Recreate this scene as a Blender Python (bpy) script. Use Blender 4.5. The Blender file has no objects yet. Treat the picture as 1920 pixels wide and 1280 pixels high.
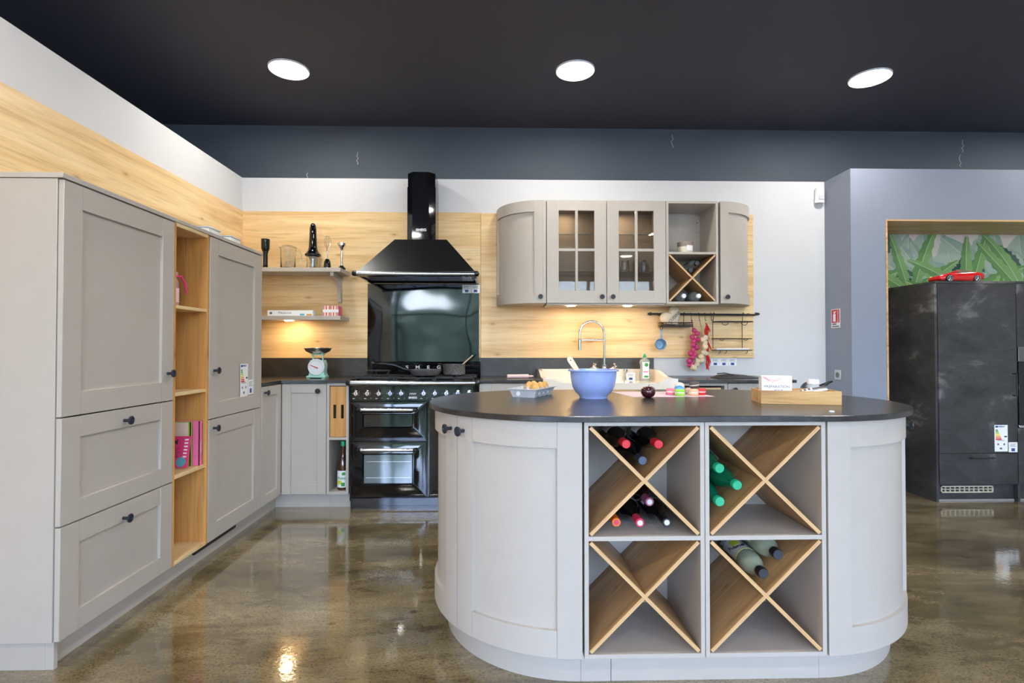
import bpy, bmesh, math, random
from mathutils import Matrix, Vector
random.seed(7)
scene = bpy.context.scene
COL = scene.collection
R = math.radians

# ------------------------------------------------------------------ camera
cam_data = bpy.data.cameras.new('camera')
cam_data.sensor_width = 36.0
cam_data.lens = 36.0 * 1000.0 / 1920.0
cam_data.clip_start = 0.05
cam = bpy.data.objects.new('camera', cam_data)
COL.objects.link(cam)
cam.location = (0.0, 0.0, 1.115)
cam.rotation_euler = (R(90.8), 0.0, R(-1.32))
scene.camera = cam

# ------------------------------------------------------------------ world, exposure
scene.view_settings.view_transform = 'Standard'
scene.view_settings.look = 'None'
scene.view_settings.gamma = 1.0
scene.view_settings.use_curve_mapping = False
scene.view_settings.exposure = 0.26
world = bpy.data.worlds.new('sky')
scene.world = world
world.use_nodes = True
wn = world.node_tree
sky = wn.nodes.new('ShaderNodeTexSky')
sky.sky_type = 'NISHITA'
sky.sun_disc = False
sky.sun_elevation = R(42)
sky.sun_rotation = R(0)
sky.air_density = 1.0
sky.dust_density = 1.0
wtint = wn.nodes.new('ShaderNodeMix'); wtint.data_type = 'RGBA'; wtint.blend_type = 'MULTIPLY'; wtint.inputs[0].default_value = 1.0
wtint.inputs[7].default_value = (1.12, 0.97, 1.0, 1.0)
wn.links.new(sky.outputs[0], wtint.inputs[6])
wn.links.new(wtint.outputs[2], wn.nodes['Background'].inputs[0])
wn.nodes['Background'].inputs[1].default_value = 3.5
# the glazing of the shop front guides the daylight in (a portal gives off no light itself)
ld = bpy.data.lights.new('window_portal', 'AREA')
ld.shape = 'RECTANGLE'; ld.size = 9.0; ld.size_y = 2.72
ld.cycles.is_portal = True
lo = bpy.data.objects.new('window_portal', ld); COL.objects.link(lo)
lo.location = (0.6, -4.42, 1.42); lo.rotation_euler = (R(90), 0, 0)
LAMP = 132.0      # radiance of the round ceiling lamps
SPOT = 150.0       # radiance of the warm cabinet spots

# ------------------------------------------------------------------ materials
def lin(c):
    return tuple(((x / 255.0) / 12.92 if x / 255.0 <= 0.04045 else ((x / 255.0 + 0.055) / 1.055) ** 2.4) for x in c) + (1.0,)

def new_mat(name):
    m = bpy.data.materials.new(name); m.use_nodes = True
    nt = m.node_tree
    return m, nt, nt.nodes['Principled BSDF']

def coords(nt, scale=(1, 1, 1), rot=(0, 0, 0), kind='Object'):
    tc = nt.nodes.new('ShaderNodeTexCoord'); mp = nt.nodes.new('ShaderNodeMapping')
    mp.inputs['Scale'].default_value = scale
    mp.inputs['Rotation'].default_value = rot
    nt.links.new(tc.outputs[kind], mp.inputs[0])
    return mp.outputs[0]

def noise(nt, vec, scale, detail=4.0, rough=0.55, dist=0.0):
    n = nt.nodes.new('ShaderNodeTexNoise')
    n.inputs['Scale'].default_value = scale; n.inputs['Detail'].default_value = detail
    n.inputs['Roughness'].default_value = rough; n.inputs['Distortion'].default_value = dist
    if vec is not None: nt.links.new(vec, n.inputs['Vector'])
    return n.outputs[0]

def ramp(nt, fac, stops):
    r = nt.nodes.new('ShaderNodeValToRGB'); e = r.color_ramp.elements
    while len(e) < len(stops): e.new(0.5)
    for i, (p, c) in enumerate(stops):
        e[i].position = p; e[i].color = c if len(c) == 4 else tuple(c) + (1.0,)
    nt.links.new(fac, r.inputs[0])
    return r.outputs[0]

def mixc(nt, fac, a, b, mode='MIX'):
    m = nt.nodes.new('ShaderNodeMix'); m.data_type = 'RGBA'; m.blend_type = mode
    for s, v in ((0, fac), (6, a), (7, b)):
        if isinstance(v, (int, float)): m.inputs[s].default_value = v
        elif isinstance(v, tuple): m.inputs[s].default_value = v
        else: nt.links.new(v, m.inputs[s])
    return m.outputs[2]

def bump(nt, p, h, strength=0.1, dist=0.01):
    b = nt.nodes.new('ShaderNodeBump'); b.inputs['Strength'].default_value = strength
    b.inputs['Distance'].default_value = dist
    nt.links.new(h, b.inputs['Height']); nt.links.new(b.outputs[0], p.inputs['Normal'])

def paint(name, c, rough=0.5, metal=0.0, var=0.04, scale=30.0, coat=0.0, spec=0.5, bmp=0.0, trans=0.0, ior=1.45, sheen=0.0):
    m, nt, p = new_mat(name)
    base = lin(c)
    n = noise(nt, coords(nt), scale, 3.0)
    lo_ = tuple(x * (1 - var) for x in base[:3]) + (1.0,)
    hi_ = tuple(min(1.0, x * (1 + var)) for x in base[:3]) + (1.0,)
    nt.links.new(ramp(nt, n, [(0.3, lo_), (0.7, hi_)]), p.inputs['Base Color'])
    p.inputs['Roughness'].default_value = rough; p.inputs['Metallic'].default_value = metal
    p.inputs['Coat Weight'].default_value = coat; p.inputs['Coat Roughness'].default_value = 0.05
    p.inputs['Specular IOR Level'].default_value = spec
    p.inputs['Transmission Weight'].default_value = trans; p.inputs['IOR'].default_value = ior
    p.inputs['Sheen Weight'].default_value = sheen
    if bmp: bump(nt, p, n, bmp, 0.004)
    return m

def emis(name, c, strength):
    m, nt, p = new_mat(name)
    n = noise(nt, coords(nt), 8.0, 1.0)
    base = lin(c)
    nt.links.new(ramp(nt, n, [(0.0, tuple(x * .98 for x in base[:3]) + (1,)), (1.0, base)]), p.inputs['Emission Color'])
    p.inputs['Emission Strength'].default_value = strength
    p.inputs['Base Color'].default_value = (.8, .8, .8, 1)
    return m

def oak(name, axis, light, mid, dark, rough=0.42, scale=1.0):
    m, nt, p = new_mat(name)
    s1 = [22.0, 22.0, 22.0]; s2 = [5.0, 5.0, 5.0]; s3 = [2.6, 2.6, 2.6]
    i = 'xyz'.index(axis)
    s1[i] = 0.9; s2[i] = 0.35; s3[i] = 1.1
    s1 = [x * scale for x in s1]; s2 = [x * scale for x in s2]; s3 = [x * scale for x in s3]
    fine = noise(nt, coords(nt, s1), 3.0, 6.0, 0.6, 0.6)
    broad = noise(nt, coords(nt, s2), 2.0, 3.0, 0.5, 0.8)
    c1 = ramp(nt, broad, [(0.28, lin(dark)), (0.48, lin(mid)), (0.68, lin(light))])
    c2 = ramp(nt, fine, [(0.30, (0.62, 0.52, 0.40, 1)), (0.52, (1, 1, 1, 1)), (0.75, (1.0, 0.97, 0.92, 1))])
    col = mixc(nt, 0.55, c1, c2, 'MULTIPLY')
    v = nt.nodes.new('ShaderNodeTexVoronoi'); v.voronoi_dimensions = '2D'; v.inputs['Scale'].default_value = 1.5
    sp = nt.nodes.new('ShaderNodeSeparateXYZ'); cb = nt.nodes.new('ShaderNodeCombineXYZ'); ad = nt.nodes.new('ShaderNodeMath'); ad.operation = 'ADD'
    nt.links.new(coords(nt, s3), sp.inputs[0]); oth = [k for k in range(3) if k != i]
    nt.links.new(sp.outputs[oth[0]], ad.inputs[0]); nt.links.new(sp.outputs[oth[1]], ad.inputs[1])
    nt.links.new(sp.outputs[i], cb.inputs[0]); nt.links.new(ad.outputs[0], cb.inputs[1]); nt.links.new(cb.outputs[0], v.inputs['Vector'])
    kn = ramp(nt, v.outputs['Distance'], [(0.012, (0.40, 0.26, 0.13, 1)), (0.03, (0.80, 0.70, 0.56, 1)), (0.075, (1, 1, 1, 1))])
    col = mixc(nt, 0.65, col, kn, 'MULTIPLY')
    nt.links.new(col, p.inputs['Base Color'])
    p.inputs['Roughness'].default_value = rough
    bump(nt, p, fine, 0.06, 0.003)
    return m

def glassy(name, tint=(1, 1, 1), refl=0.10, rough=0.02):
    m, nt, p = new_mat(name)
    nt.nodes.remove(p)
    t = nt.nodes.new('ShaderNodeBsdfTransparent'); g = nt.nodes.new('ShaderNodeBsdfGlossy')
    n = noise(nt, coords(nt), 4.0, 2.0)
    c = ramp(nt, n, [(0, tuple(x * .98 for x in tint)), (1, tint)])
    nt.links.new(c, t.inputs[0]); g.inputs['Roughness'].default_value = rough
    lw = nt.nodes.new('ShaderNodeLayerWeight'); lw.inputs[0].default_value = 0.5
    pw = nt.nodes.new('ShaderNodeMath'); pw.operation = 'POWER'; pw.inputs[1].default_value = 4.0
    nt.links.new(lw.outputs['Facing'], pw.inputs[0])
    ma = nt.nodes.new('ShaderNodeMath'); ma.operation = 'MULTIPLY_ADD'; ma.use_clamp = True; ma.inputs[1].default_value = 0.6; ma.inputs[2].default_value = refl
    nt.links.new(pw.outputs[0], ma.inputs[0])
    mx = nt.nodes.new('ShaderNodeMixShader')
    nt.links.new(ma.outputs[0], mx.inputs[0]); nt.links.new(t.outputs[0], mx.inputs[1]); nt.links.new(g.outputs[0], mx.inputs[2])
    nt.links.new(mx.outputs[0], nt.nodes['Material Output'].inputs[0])
    return m

def floor_mat():
    m, nt, p = new_mat('polished concrete')
    big = noise(nt, coords(nt, (0.55, 1.7, 1)), 1.6, 6.0, 0.62, 0.7)
    mid = noise(nt, coords(nt, (1.0, 2.4, 1)), 6.0, 8.0, 0.7, 0.4)
    fine = noise(nt, coords(nt, (1, 1.6, 1)), 90.0, 4.0, 0.7)
    c = ramp(nt, big, [(0.30, lin((84, 72, 48))), (0.47, lin((120, 106, 76))), (0.66, lin((156, 141, 108)))])
    c = mixc(nt, 0.75, c, ramp(nt, mid, [(0.33, (0.40, 0.37, 0.32, 1)), (0.50, (1, 1, 1, 1)), (0.72, (1.15, 1.13, 1.08, 1))]), 'MULTIPLY')
    c = mixc(nt, 0.75, c, ramp(nt, fine, [(0.38, (0.40, 0.38, 0.35, 1)), (0.5, (1, 1, 1, 1)), (0.66, (1.15, 1.13, 1.1, 1))]), 'MULTIPLY')
    v = nt.nodes.new('ShaderNodeTexVoronoi'); v.inputs['Scale'].default_value = 3.4
    nt.links.new(coords(nt, (1, 1.25, 1)), v.inputs['Vector'])
    c = mixc(nt, 0.8, c, ramp(nt, v.outputs['Distance'], [(0.055, (0.35, 0.33, 0.30, 1)), (0.085, (1, 1, 1, 1))]), 'MULTIPLY')
    # hairline cracks and scratches
    w = nt.nodes.new('ShaderNodeTexVoronoi'); w.feature = 'DISTANCE_TO_EDGE'; w.inputs['Scale'].default_value = 0.45
    vm = nt.nodes.new('ShaderNodeMixRGB'); vm.blend_type = 'ADD'; vm.inputs[0].default_value = 0.5
    cw = coords(nt, (1, 0.8, 1), (0, 0, 0.5)); nw = nt.nodes.new('ShaderNodeTexNoise'); nw.inputs['Scale'].default_value = 1.6
    nt.links.new(cw, nw.inputs['Vector']); nt.links.new(cw, vm.inputs[1]); nt.links.new(nw.outputs['Color'], vm.inputs[2])
    nt.links.new(vm.outputs[0], w.inputs['Vector'])
    c = mixc(nt, 0.3, c, ramp(nt, w.outputs['Distance'], [(0.0, (1.7, 1.66, 1.6, 1)), (0.0014, (1, 1, 1, 1))]), 'MULTIPLY')
    nt.links.new(c, p.inputs['Base Color'])
    r = nt.nodes.new('ShaderNodeMapRange'); r.inputs[3].default_value = 0.05; r.inputs[4].default_value = 0.20
    nt.links.new(mid, r.inputs[0]); nt.links.new(r.outputs[0], p.inputs['Roughness'])
    p.inputs['Coat Weight'].default_value = 1.0; p.inputs['Coat Roughness'].default_value = 0.03; p.inputs['Coat IOR'].default_value = 1.65
    wob = noise(nt, coords(nt, (1, 1, 1)), 34.0, 4.0, 0.6)
    b = nt.nodes.new('ShaderNodeBump'); b.inputs['Strength'].default_value = 0.07; b.inputs['Distance'].default_value = 0.006
    nt.links.new(wob, b.inputs['Height']); nt.links.new(b.outputs[0], p.inputs['Coat Normal']); nt.links.new(b.outputs[0], p.inputs['Normal'])
    return m

def patchy(name, a, b_, c_, rough, scale=3.0, stretch=(1, 1, 1), lo=0.3, hi=0.72, coat=0.0):
    m, nt, p = new_mat(name)
    n = noise(nt, coords(nt, stretch), scale, 8.0, 0.65, 0.5)
    n2 = noise(nt, coords(nt, stretch), scale * 14, 5.0, 0.6)
    c = ramp(nt, n, [(lo, lin(a)), ((lo + hi) / 2, lin(b_)), (hi, lin(c_))])
    c = mixc(nt, 0.4, c, ramp(nt, n2, [(0.35, (0.6, 0.6, 0.6, 1)), (0.6, (1.1, 1.1, 1.1, 1))]), 'MULTIPLY')
    nt.links.new(c, p.inputs['Base Color']); p.inputs['Roughness'].default_value = rough
    p.inputs['Coat Weight'].default_value = coat; p.inputs['Coat Roughness'].default_value = 0.12
    return m

def speckle(name, a, b_, scale, rough=0.5, lo=0.5, hi=0.56):
    m, nt, p = new_mat(name)
    n = noise(nt, coords(nt), scale, 3.0, 0.7)
    nt.links.new(ramp(nt, n, [(lo, lin(a)), (hi, lin(b_))]), p.inputs['Base Color'])
    p.inputs['Roughness'].default_value = rough
    return m

def stripes(name, cols, axis, scale, rough=0.5):
    m, nt, p = new_mat(name)
    s = [0.0, 0.0, 0.0]; s['xyz'.index(axis)] = scale
    sep = nt.nodes.new('ShaderNodeSeparateXYZ'); nt.links.new(coords(nt, tuple(s)), sep.inputs[0])
    fr = nt.nodes.new('ShaderNodeMath'); fr.operation = 'FRACT'
    nt.links.new(sep.outputs['xyz'.index(axis)], fr.inputs[0])
    k = len(cols)
    o = ramp(nt, fr.outputs[0], [(i / k, lin(c)) for i, c in enumerate(cols)])
    o.node.color_ramp.interpolation = 'CONSTANT'
    nt.links.new(o, p.inputs['Base Color']); p.inputs['Roughness'].default_value = rough
    return m

MT = {}
MT['greige'] = paint('greige lacquer', (186, 178, 168), 0.42, var=0.02, scale=12)
MT['greige_in'] = paint('greige melamine', (176, 171, 166), 0.5, var=0.02, scale=12)
MT['white_wall'] = paint('off white wall paint', (210, 210, 211), 0.75, var=0.015, scale=3)
MT['ceiling'] = paint('anthracite ceiling paint', (68, 68, 79), 0.62, var=0.06, scale=2)
MT['dark_wall'] = paint('dark slate wall paint', (84, 91, 100), 0.7, var=0.06, scale=2)
MT['grey_wall'] = paint('blue grey wall paint', (139, 146, 161), 0.6, var=0.03, scale=2)
MT['floor'] = floor_mat()
OL, OM, OD = (244, 216, 168), (234, 199, 144), (216, 174, 118)
MT['oak_x'] = oak('oak grain along x', 'x', OL, OM, OD)
MT['oak_y'] = oak('oak grain along y', 'y', OL, OM, OD)
MT['oak_z'] = oak('oak grain along z', 'z', (224, 172, 104), (212, 156, 88), (190, 132, 68))
MT['oak_rack'] = oak('oak rack board', 'x', (196, 158, 112), (178, 138, 92), (146, 108, 70), scale=1.6)
MT['oak_edge'] = oak('oak edge band', 'x', (224, 188, 138), (212, 172, 120), (192, 152, 102), scale=1.5)
MT['oak_tray'] = oak('oak tray wood', 'x', (222, 180, 118), (206, 160, 96), (150, 104, 60), scale=2.2)
MT['worktop'] = patchy('dark stone worktop', (38, 37, 37), (50, 48, 48), (66, 63, 61), 0.26, 9.0, lo=0.35, hi=0.7)
MT['upstand'] = patchy('dark stone upstand', (40, 38, 36), (54, 51, 47), (74, 69, 62), 0.38, 5.0)
MT['black_unit'] = patchy('black concrete look laminate', (42, 42, 43), (64, 64, 64), (150, 148, 146), 0.5, 2.1, (0.8, 1, 1.6), 0.38, 0.74)
MT['enamel'] = paint('black enamel', (12, 13, 16), 0.05, var=0.02, coat=0.25)
MT['enamel_flat'] = paint('black satin steel', (16, 17, 18), 0.32, var=0.03)
MT['black_plastic'] = paint('black plastic', (24, 24, 26), 0.3, var=0.05)
MT['black_iron'] = paint('black cast iron', (34, 35, 37), 0.5, var=0.15, scale=60, bmp=0.1)
MT['knob'] = paint('anthracite knob', (44, 48, 56), 0.38, var=0.08)
MT['chrome'] = paint('chrome', (225, 227, 230), 0.07, 1.0, var=0.01)
MT['steel'] = paint('brushed steel', (205, 206, 208), 0.22, 1.0, var=0.04, scale=80)
MT['steel_dark'] = paint('dark steel mesh', (120, 122, 124), 0.35, 1.0, var=0.3, scale=220)
MT['gap'] = paint('shadow gap board', (52, 49, 47), 0.8)
MT['inner_dark'] = paint('brown grey cabinet inside', (138, 130, 122), 0.55, var=0.03)
MT['glass'] = glassy('clear pane', (0.985, 0.99, 0.985), 0.012)
MT['glass_obj'] = paint('drinking glass', (250, 252, 252), 0.0, var=0.0, trans=1.0, ior=1.45)
MT['glass_edge'] = glassy('green glass edge', (0.66, 0.86, 0.78), 0.20)
MT['oven_glass'] = paint('oven door glass', (84, 100, 102), 0.04, var=0.04, coat=1.0)  # greenish window reflection is put into the base colour of the glass
MT['ceramic'] = paint('cream ceramic', (242, 232, 216), 0.16, var=0.01, coat=0.5)
MT['white'] = paint('white print card', (240, 240, 240), 0.55, var=0.01)
MT['white_plastic'] = paint('white plastic', (238, 239, 240), 0.3, var=0.01)
MT['blue_sq'] = paint('blue print', (44, 74, 138), 0.5)
MT['ink'] = paint('grey ink', (110, 110, 115), 0.6)
MT['ink_dark'] = paint('dark ink', (52, 50, 56), 0.6)
MT['ink_white'] = paint('white lettering', (230, 230, 232), 0.4)
MT['mint'] = paint('mint enamel', (172, 224, 208), 0.25, var=0.02, coat=0.4)
MT['blue_bowl'] = paint('lavender blue melamine', (156, 176, 232), 0.22, var=0.02, coat=0.4)
MT['blue_enamel'] = paint('dusty blue enamel', (112, 146, 178), 0.25, var=0.06, coat=0.4)
MT['wood_light'] = oak('pale beech', 'z', (246, 226, 192), (238, 214, 176), (226, 198, 156), scale=2.0)
MT['granite_pan'] = speckle('speckled granite pan', (52, 51, 50), (176, 172, 168), 330.0, 0.45, 0.50, 0.62)
MT['pulp'] = paint('grey egg carton pulp', (198, 199, 202), 0.9, var=0.06, scale=150, bmp=0.3)
MT['egg'] = paint('brown egg shell', (228, 172, 98), 0.45, var=0.06, scale=60)
MT['apple'] = paint('dark red apple skin', (66, 16, 24), 0.12, var=0.4, scale=30, coat=0.6)
MT['stem'] = paint('brown stem', (86, 60, 36), 0.7)
MT['pink_mat'] = paint('pale pink paper', (232, 206, 214), 0.6, var=0.02)
MT['pink'] = paint('pale pink silicone', (234, 200, 194), 0.45, var=0.03)
MT['hot_pink'] = paint('hot pink cover', (232, 70, 132), 0.4, var=0.05)
MT['rose'] = paint('rose cover', (240, 120, 165), 0.4, var=0.05)
MT['lime'] = paint('lime cover', (168, 200, 70), 0.4)
MT['leafy'] = paint('olive print', (96, 104, 62), 0.6, var=0.3, scale=40)
MT['teal'] = paint('teal print', (96, 176, 196), 0.5)
MT['red'] = paint('red gloss', (214, 30, 32), 0.2, var=0.04, coat=0.7)
MT['red_sign'] = paint('red sign print', (206, 44, 48), 0.45)
MT['tyre'] = paint('black rubber', (26, 26, 28), 0.7)
MT['fabric'] = paint('cream linen', (226, 212, 188), 0.9, var=0.05, scale=200, bmp=0.3, sheen=0.2)
MT['onion'] = paint('pink onion skin', (196, 62, 116), 0.35, var=0.25, scale=40)
MT['garlic'] = paint('garlic skin', (232, 214, 178), 0.55, var=0.10, scale=40)
MT['straw'] = paint('dry straw', (190, 176, 120), 0.8, var=0.15)
MT['chili'] = paint('red chili', (196, 24, 28), 0.25, var=0.2, scale=60)
MT['green_pet'] = paint('green bottle plastic', (24, 150, 104), 0.08, var=0.08, trans=0.55, coat=0.4)
MT['green_cap'] = paint('green bottle cap', (30, 168, 118), 0.3)
MT['wine_glass'] = paint('dark wine bottle glass', (16, 15, 16), 0.06, var=0.05, coat=0.6)
MT['capsule_red'] = paint('red capsule foil', (206, 40, 52), 0.3, var=0.05)
MT['capsule_dark'] = paint('blue grey capsule foil', (62, 72, 88), 0.25, var=0.05, metal=0.3)
MT['capsule_orange'] = paint('orange capsule foil', (222, 108, 30), 0.3)
MT['capsule_pink'] = paint('crimson capsule foil', (200, 54, 84), 0.3)
MT['capsule_purple'] = paint('plum capsule foil', (150, 80, 110), 0.3)
MT['capsule_black'] = paint('black capsule foil', (24, 24, 28), 0.3)
MT['label_cream'] = paint('cream bottle label', (214, 214, 212), 0.6)
MT['lemonade'] = paint('cloudy lemonade', (168, 176, 150), 0.1, var=0.05, trans=0.25, coat=0.5)
MT['water_pet'] = paint('clear grey bottle', (176, 186, 184), 0.06, var=0.05, trans=0.6, coat=0.4)
MT['soap'] = paint('clear soap bottle', (206, 214, 204), 0.08, var=0.03, trans=0.5, coat=0.3)
MT['green'] = paint('green print', (52, 150, 66), 0.4)
MT['yellow_g'] = paint('yellow green print', (206, 214, 60), 0.5)
MT['syrup'] = paint('brown syrup bottle', (70, 34, 18), 0.08, var=0.1, coat=0.6)
MT['cream_jar'] = paint('cream wax', (236, 228, 204), 0.4)
MT['taupe'] = paint('taupe glaze', (150, 134, 122), 0.3)
MT['alu'] = paint('aluminium foil tube', (200, 202, 206), 0.25, 0.9, var=0.05)
MT['yellow'] = paint('mustard plastic', (214, 168, 50), 0.4)
MT['lamp'] = emis('ceiling lamp diffuser', (255, 251, 244), LAMP)
MT['spot'] = emis('warm spot diffuser', (255, 218, 166), SPOT)
MT['clock'] = emis('oven clock digits', (200, 200, 190), 0.5)
MT['added_hedge'] = patchy('hedge leaves', (40, 66, 54), (74, 104, 86), (128, 156, 138), 0.7, 1.2)
MT['paving'] = patchy('pale paving for neutral bounce', (150, 152, 154), (172, 173, 174), (190, 190, 190), 0.8, 3.0)
MT['frame_dark'] = paint('dark aluminium frame', (58, 60, 64), 0.4)
MT['white_tile'] = paint('cream wallpaper ground', (228, 222, 214), 0.7, var=0.01)
MC = {}
def mc(name, c, **k):
    if name not in MC: MC[name] = paint(name, c, **k)
    return MC[name]

# ------------------------------------------------------------------ mesh helpers
class MB:
    def __init__(s):
        s.v = []; s.f = []; s.m = []; s.cur = 0
    def mat(s, i): s.cur = i; return s
    def face(s, idx): s.f.append(tuple(idx)); s.m.append(s.cur)
    def add(s, vs, fs):
        o = len(s.v); s.v.extend([tuple(q) for q in vs])
        for q in fs: s.face([i + o for i in q])
        return s
    def box(s, x0, x1, y0, y1, z0, z1, b=0.0):
        x0, x1 = min(x0, x1), max(x0, x1); y0, y1 = min(y0, y1), max(y0, y1); z0, z1 = min(z0, z1), max(z0, z1)
        b = min(b, (x1 - x0) * .45, (y1 - y0) * .45, (z1 - z0) * .45)
        if b <= 0:
            return s.add([(x0, y0, z0), (x1, y0, z0), (x1, y1, z0), (x0, y1, z0), (x0, y0, z1), (x1, y0, z1), (x1, y1, z1), (x0, y1, z1)],
                         [(0, 3, 2, 1), (4, 5, 6, 7), (0, 1, 5, 4), (1, 2, 6, 5), (2, 3, 7, 6), (3, 0, 4, 7)])
        vs = []; ix = {}
        for i, x in enumerate((x0, x1)):
            for j, y in enumerate((y0, y1)):
                for k, z in enumerate((z0, z1)):
                    bx = x + (b if i == 0 else -b); by = y + (b if j == 0 else -b); bz = z + (b if k == 0 else -b)
                    ix[i, j, k] = len(vs)
                    vs += [(x, by, bz), (bx, y, bz), (bx, by, z)]
        fs = []
        for i in (0, 1):
            fs.append([ix[i, 0, 0], ix[i, 1, 0], ix[i, 1, 1], ix[i, 0, 1]])
            fs.append([ix[0, i, 0] + 1, ix[1, i, 0] + 1, ix[1, i, 1] + 1, ix[0, i, 1] + 1])
            fs.append([ix[0, 0, i] + 2, ix[1, 0, i] + 2, ix[1, 1, i] + 2, ix[0, 1, i] + 2])
        for i in (0, 1):
            for j in (0, 1):
                fs.append([ix[i, j, 0], ix[i, j, 0] + 1, ix[i, j, 1] + 1, ix[i, j, 1]])
                fs.append([ix[i, 0, j], ix[i, 0, j] + 2, ix[i, 1, j] + 2, ix[i, 1, j]])
                fs.append([ix[0, i, j] + 1, ix[0, i, j] + 2, ix[1, i, j] + 2, ix[1, i, j] + 1])
                for k in (0, 1): fs.append([ix[i, j, k], ix[i, j, k] + 1, ix[i, j, k] + 2])
        return s.add(vs, fs)
    def prism(s, pts, a, b, axis):
        n = len(pts)
        def mk(p, h): return {'x': (h, p[0], p[1]), 'y': (p[0], h, p[1]), 'z': (p[0], p[1], h)}[axis]
        vs = [mk(p, a) for p in pts] + [mk(p, b) for p in pts]
        fs = [list(range(n)), list(range(2 * n - 1, n - 1, -1))] + [[i, (i + 1) % n, n + (i + 1) % n, n + i] for i in range(n)]
        return s.add(vs, fs)
    def lathe(s, prof, n=24, c=(0, 0, 0), axis='z', a0=0.0):
        vs = []; rings = []
        for r, h in prof:
            if r < 1e-6:
                rings.append([len(vs)]); p = [(0, 0, h)]
            else:
                rings.append(list(range(len(vs), len(vs) + n)))
                p = [(r * math.cos(a0 + 2 * math.pi * k / n), r * math.sin(a0 + 2 * math.pi * k / n), h) for k in range(n)]
            vs += p
        def mp(p):
            x, y, z = p
            if axis == 'x': x, y, z = z, x, y
            elif axis == 'y': x, y, z = y, z, x
            return (x + c[0], y + c[1], z + c[2])
        fs = []
        for A, B in zip(rings[:-1], rings[1:]):
            for k in range(n):
                k2 = (k + 1) % n
                if len(A) == 1 and len(B) == 1: continue
                if len(A) == 1: fs.append([A[0], B[k], B[k2]])
                elif len(B) == 1: fs.append([A[k], A[k2], B[0]])
                else: fs.append([A[k], A[k2], B[k2], B[k]])
        return s.add([mp(p) for p in vs], fs)
    def tube(s, pts, r, n=8, closed=False):
        P = [Vector(p) for p in pts]; m = len(P)
        rr = r if isinstance(r, (list, tuple)) else [r] * m
        T = []
        for i in range(m):
            a = P[(i - 1) % m] if (closed or i > 0) else P[i]
            b = P[(i + 1) % m] if (closed or i < m - 1) else P[i]
            T.append((b - a).normalized())
        up = Vector((0, 0, 1)) if abs(T[0].z) < 0.9 else Vector((1, 0, 0))
        N = (up - T[0] * up.dot(T[0])).normalized()
        vs = []
        for i in range(m):
            N = (N - T[i] * N.dot(T[i]))
            if N.length < 1e-6: N = T[i].orthogonal()
            N.normalize(); B = T[i].cross(N)
            for k in range(n):
                a = 2 * math.pi * k / n
                vs.append(P[i] + (N * math.cos(a) + B * math.sin(a)) * rr[i])
        fs = []
        for i in range(m if closed else m - 1):
            j = (i + 1) % m
            for k in range(n):
                fs.append([i * n + k, i * n + (k + 1) % n, j * n + (k + 1) % n, j * n + k])
        if not closed:
            fs.append(list(range(n - 1, -1, -1))); fs.append([(m - 1) * n + k for k in range(n)])
        return s.add(vs, fs)
    def arc(s, cx, cy, r0, r1, a0, a1, z0, z1, n=20):
        vs = []
        for i in range(n + 1):
            a = R(a0 + (a1 - a0) * i / n); c, q = math.cos(a), math.sin(a)
            for r in (r0, r1):
                for z in (z0, z1): vs.append((cx + r * c, cy + r * q, z))
        fs = [[0, 1, 3, 2], [n * 4, n * 4 + 2, n * 4 + 3, n * 4 + 1]]
        for i in range(n):
            a, b = i * 4, i * 4 + 4
            fs += [[a, b, b + 1, a + 1], [a + 2, a + 3, b + 3, b + 2], [a, a + 2, b + 2, b], [a + 1, b + 1, b + 3, a + 3]]
        return s.add(vs, fs)
    def ball(s, c, rx, ry, rz, nu=14, nv=9, fn=None):
        vs = []; fs = []
        for j in range(nv + 1):
            t = math.pi * j / nv
            for i in range(nu):
                a = 2 * math.pi * i / nu
                d = (math.sin(t) * math.cos(a), math.sin(t) * math.sin(a), math.cos(t))
                k = fn(d) if fn else 1.0
                vs.append((c[0] + rx * d[0] * k, c[1] + ry * d[1] * k, c[2] + rz * d[2] * k))
        for j in range(nv):
            for i in range(nu):
                i2 = (i + 1) % nu
                q = [j * nu + i, (j + 1) * nu + i, (j + 1) * nu + i2, j * nu + i2]
                if j == 0: q = [q[0], q[1], q[2]]
                elif j == nv - 1: q = [q[0], q[1], q[3]]
                fs.append(q)
        return s.add(vs, fs)
    def text(s, body, size, o, ux, uy, ext=0.0006, align='CENTER', bold=0.0, sx=1.0):
        cu = bpy.data.curves.new('t', 'FONT'); cu.body = body; cu.size = size; cu.extrude = ext
        cu.align_x = align; cu.align_y = 'CENTER'; cu.offset = bold; cu.resolution_u = 3
        ob = bpy.data.objects.new('t', cu); COL.objects.link(ob)
        me = bpy.data.meshes.new_from_object(ob.evaluated_get(bpy.context.evaluated_depsgraph_get()))
        ux, uy, o = Vector(ux).normalized(), Vector(uy).normalized(), Vector(o); un = ux.cross(uy)
        s.add([o + ux * v.co.x * sx + uy * v.co.y + un * v.co.z for v in me.vertices], [list(p.vertices) for p in me.polygons])
        bpy.data.objects.remove(ob); bpy.data.curves.remove(cu); bpy.data.meshes.remove(me)
        return s
    def xf(s, mark, M):
        for i in range(mark, len(s.v)): s.v[i] = tuple(M @ Vector(s.v[i]))
        return s
    def mark(s): return len(s.v)

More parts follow.
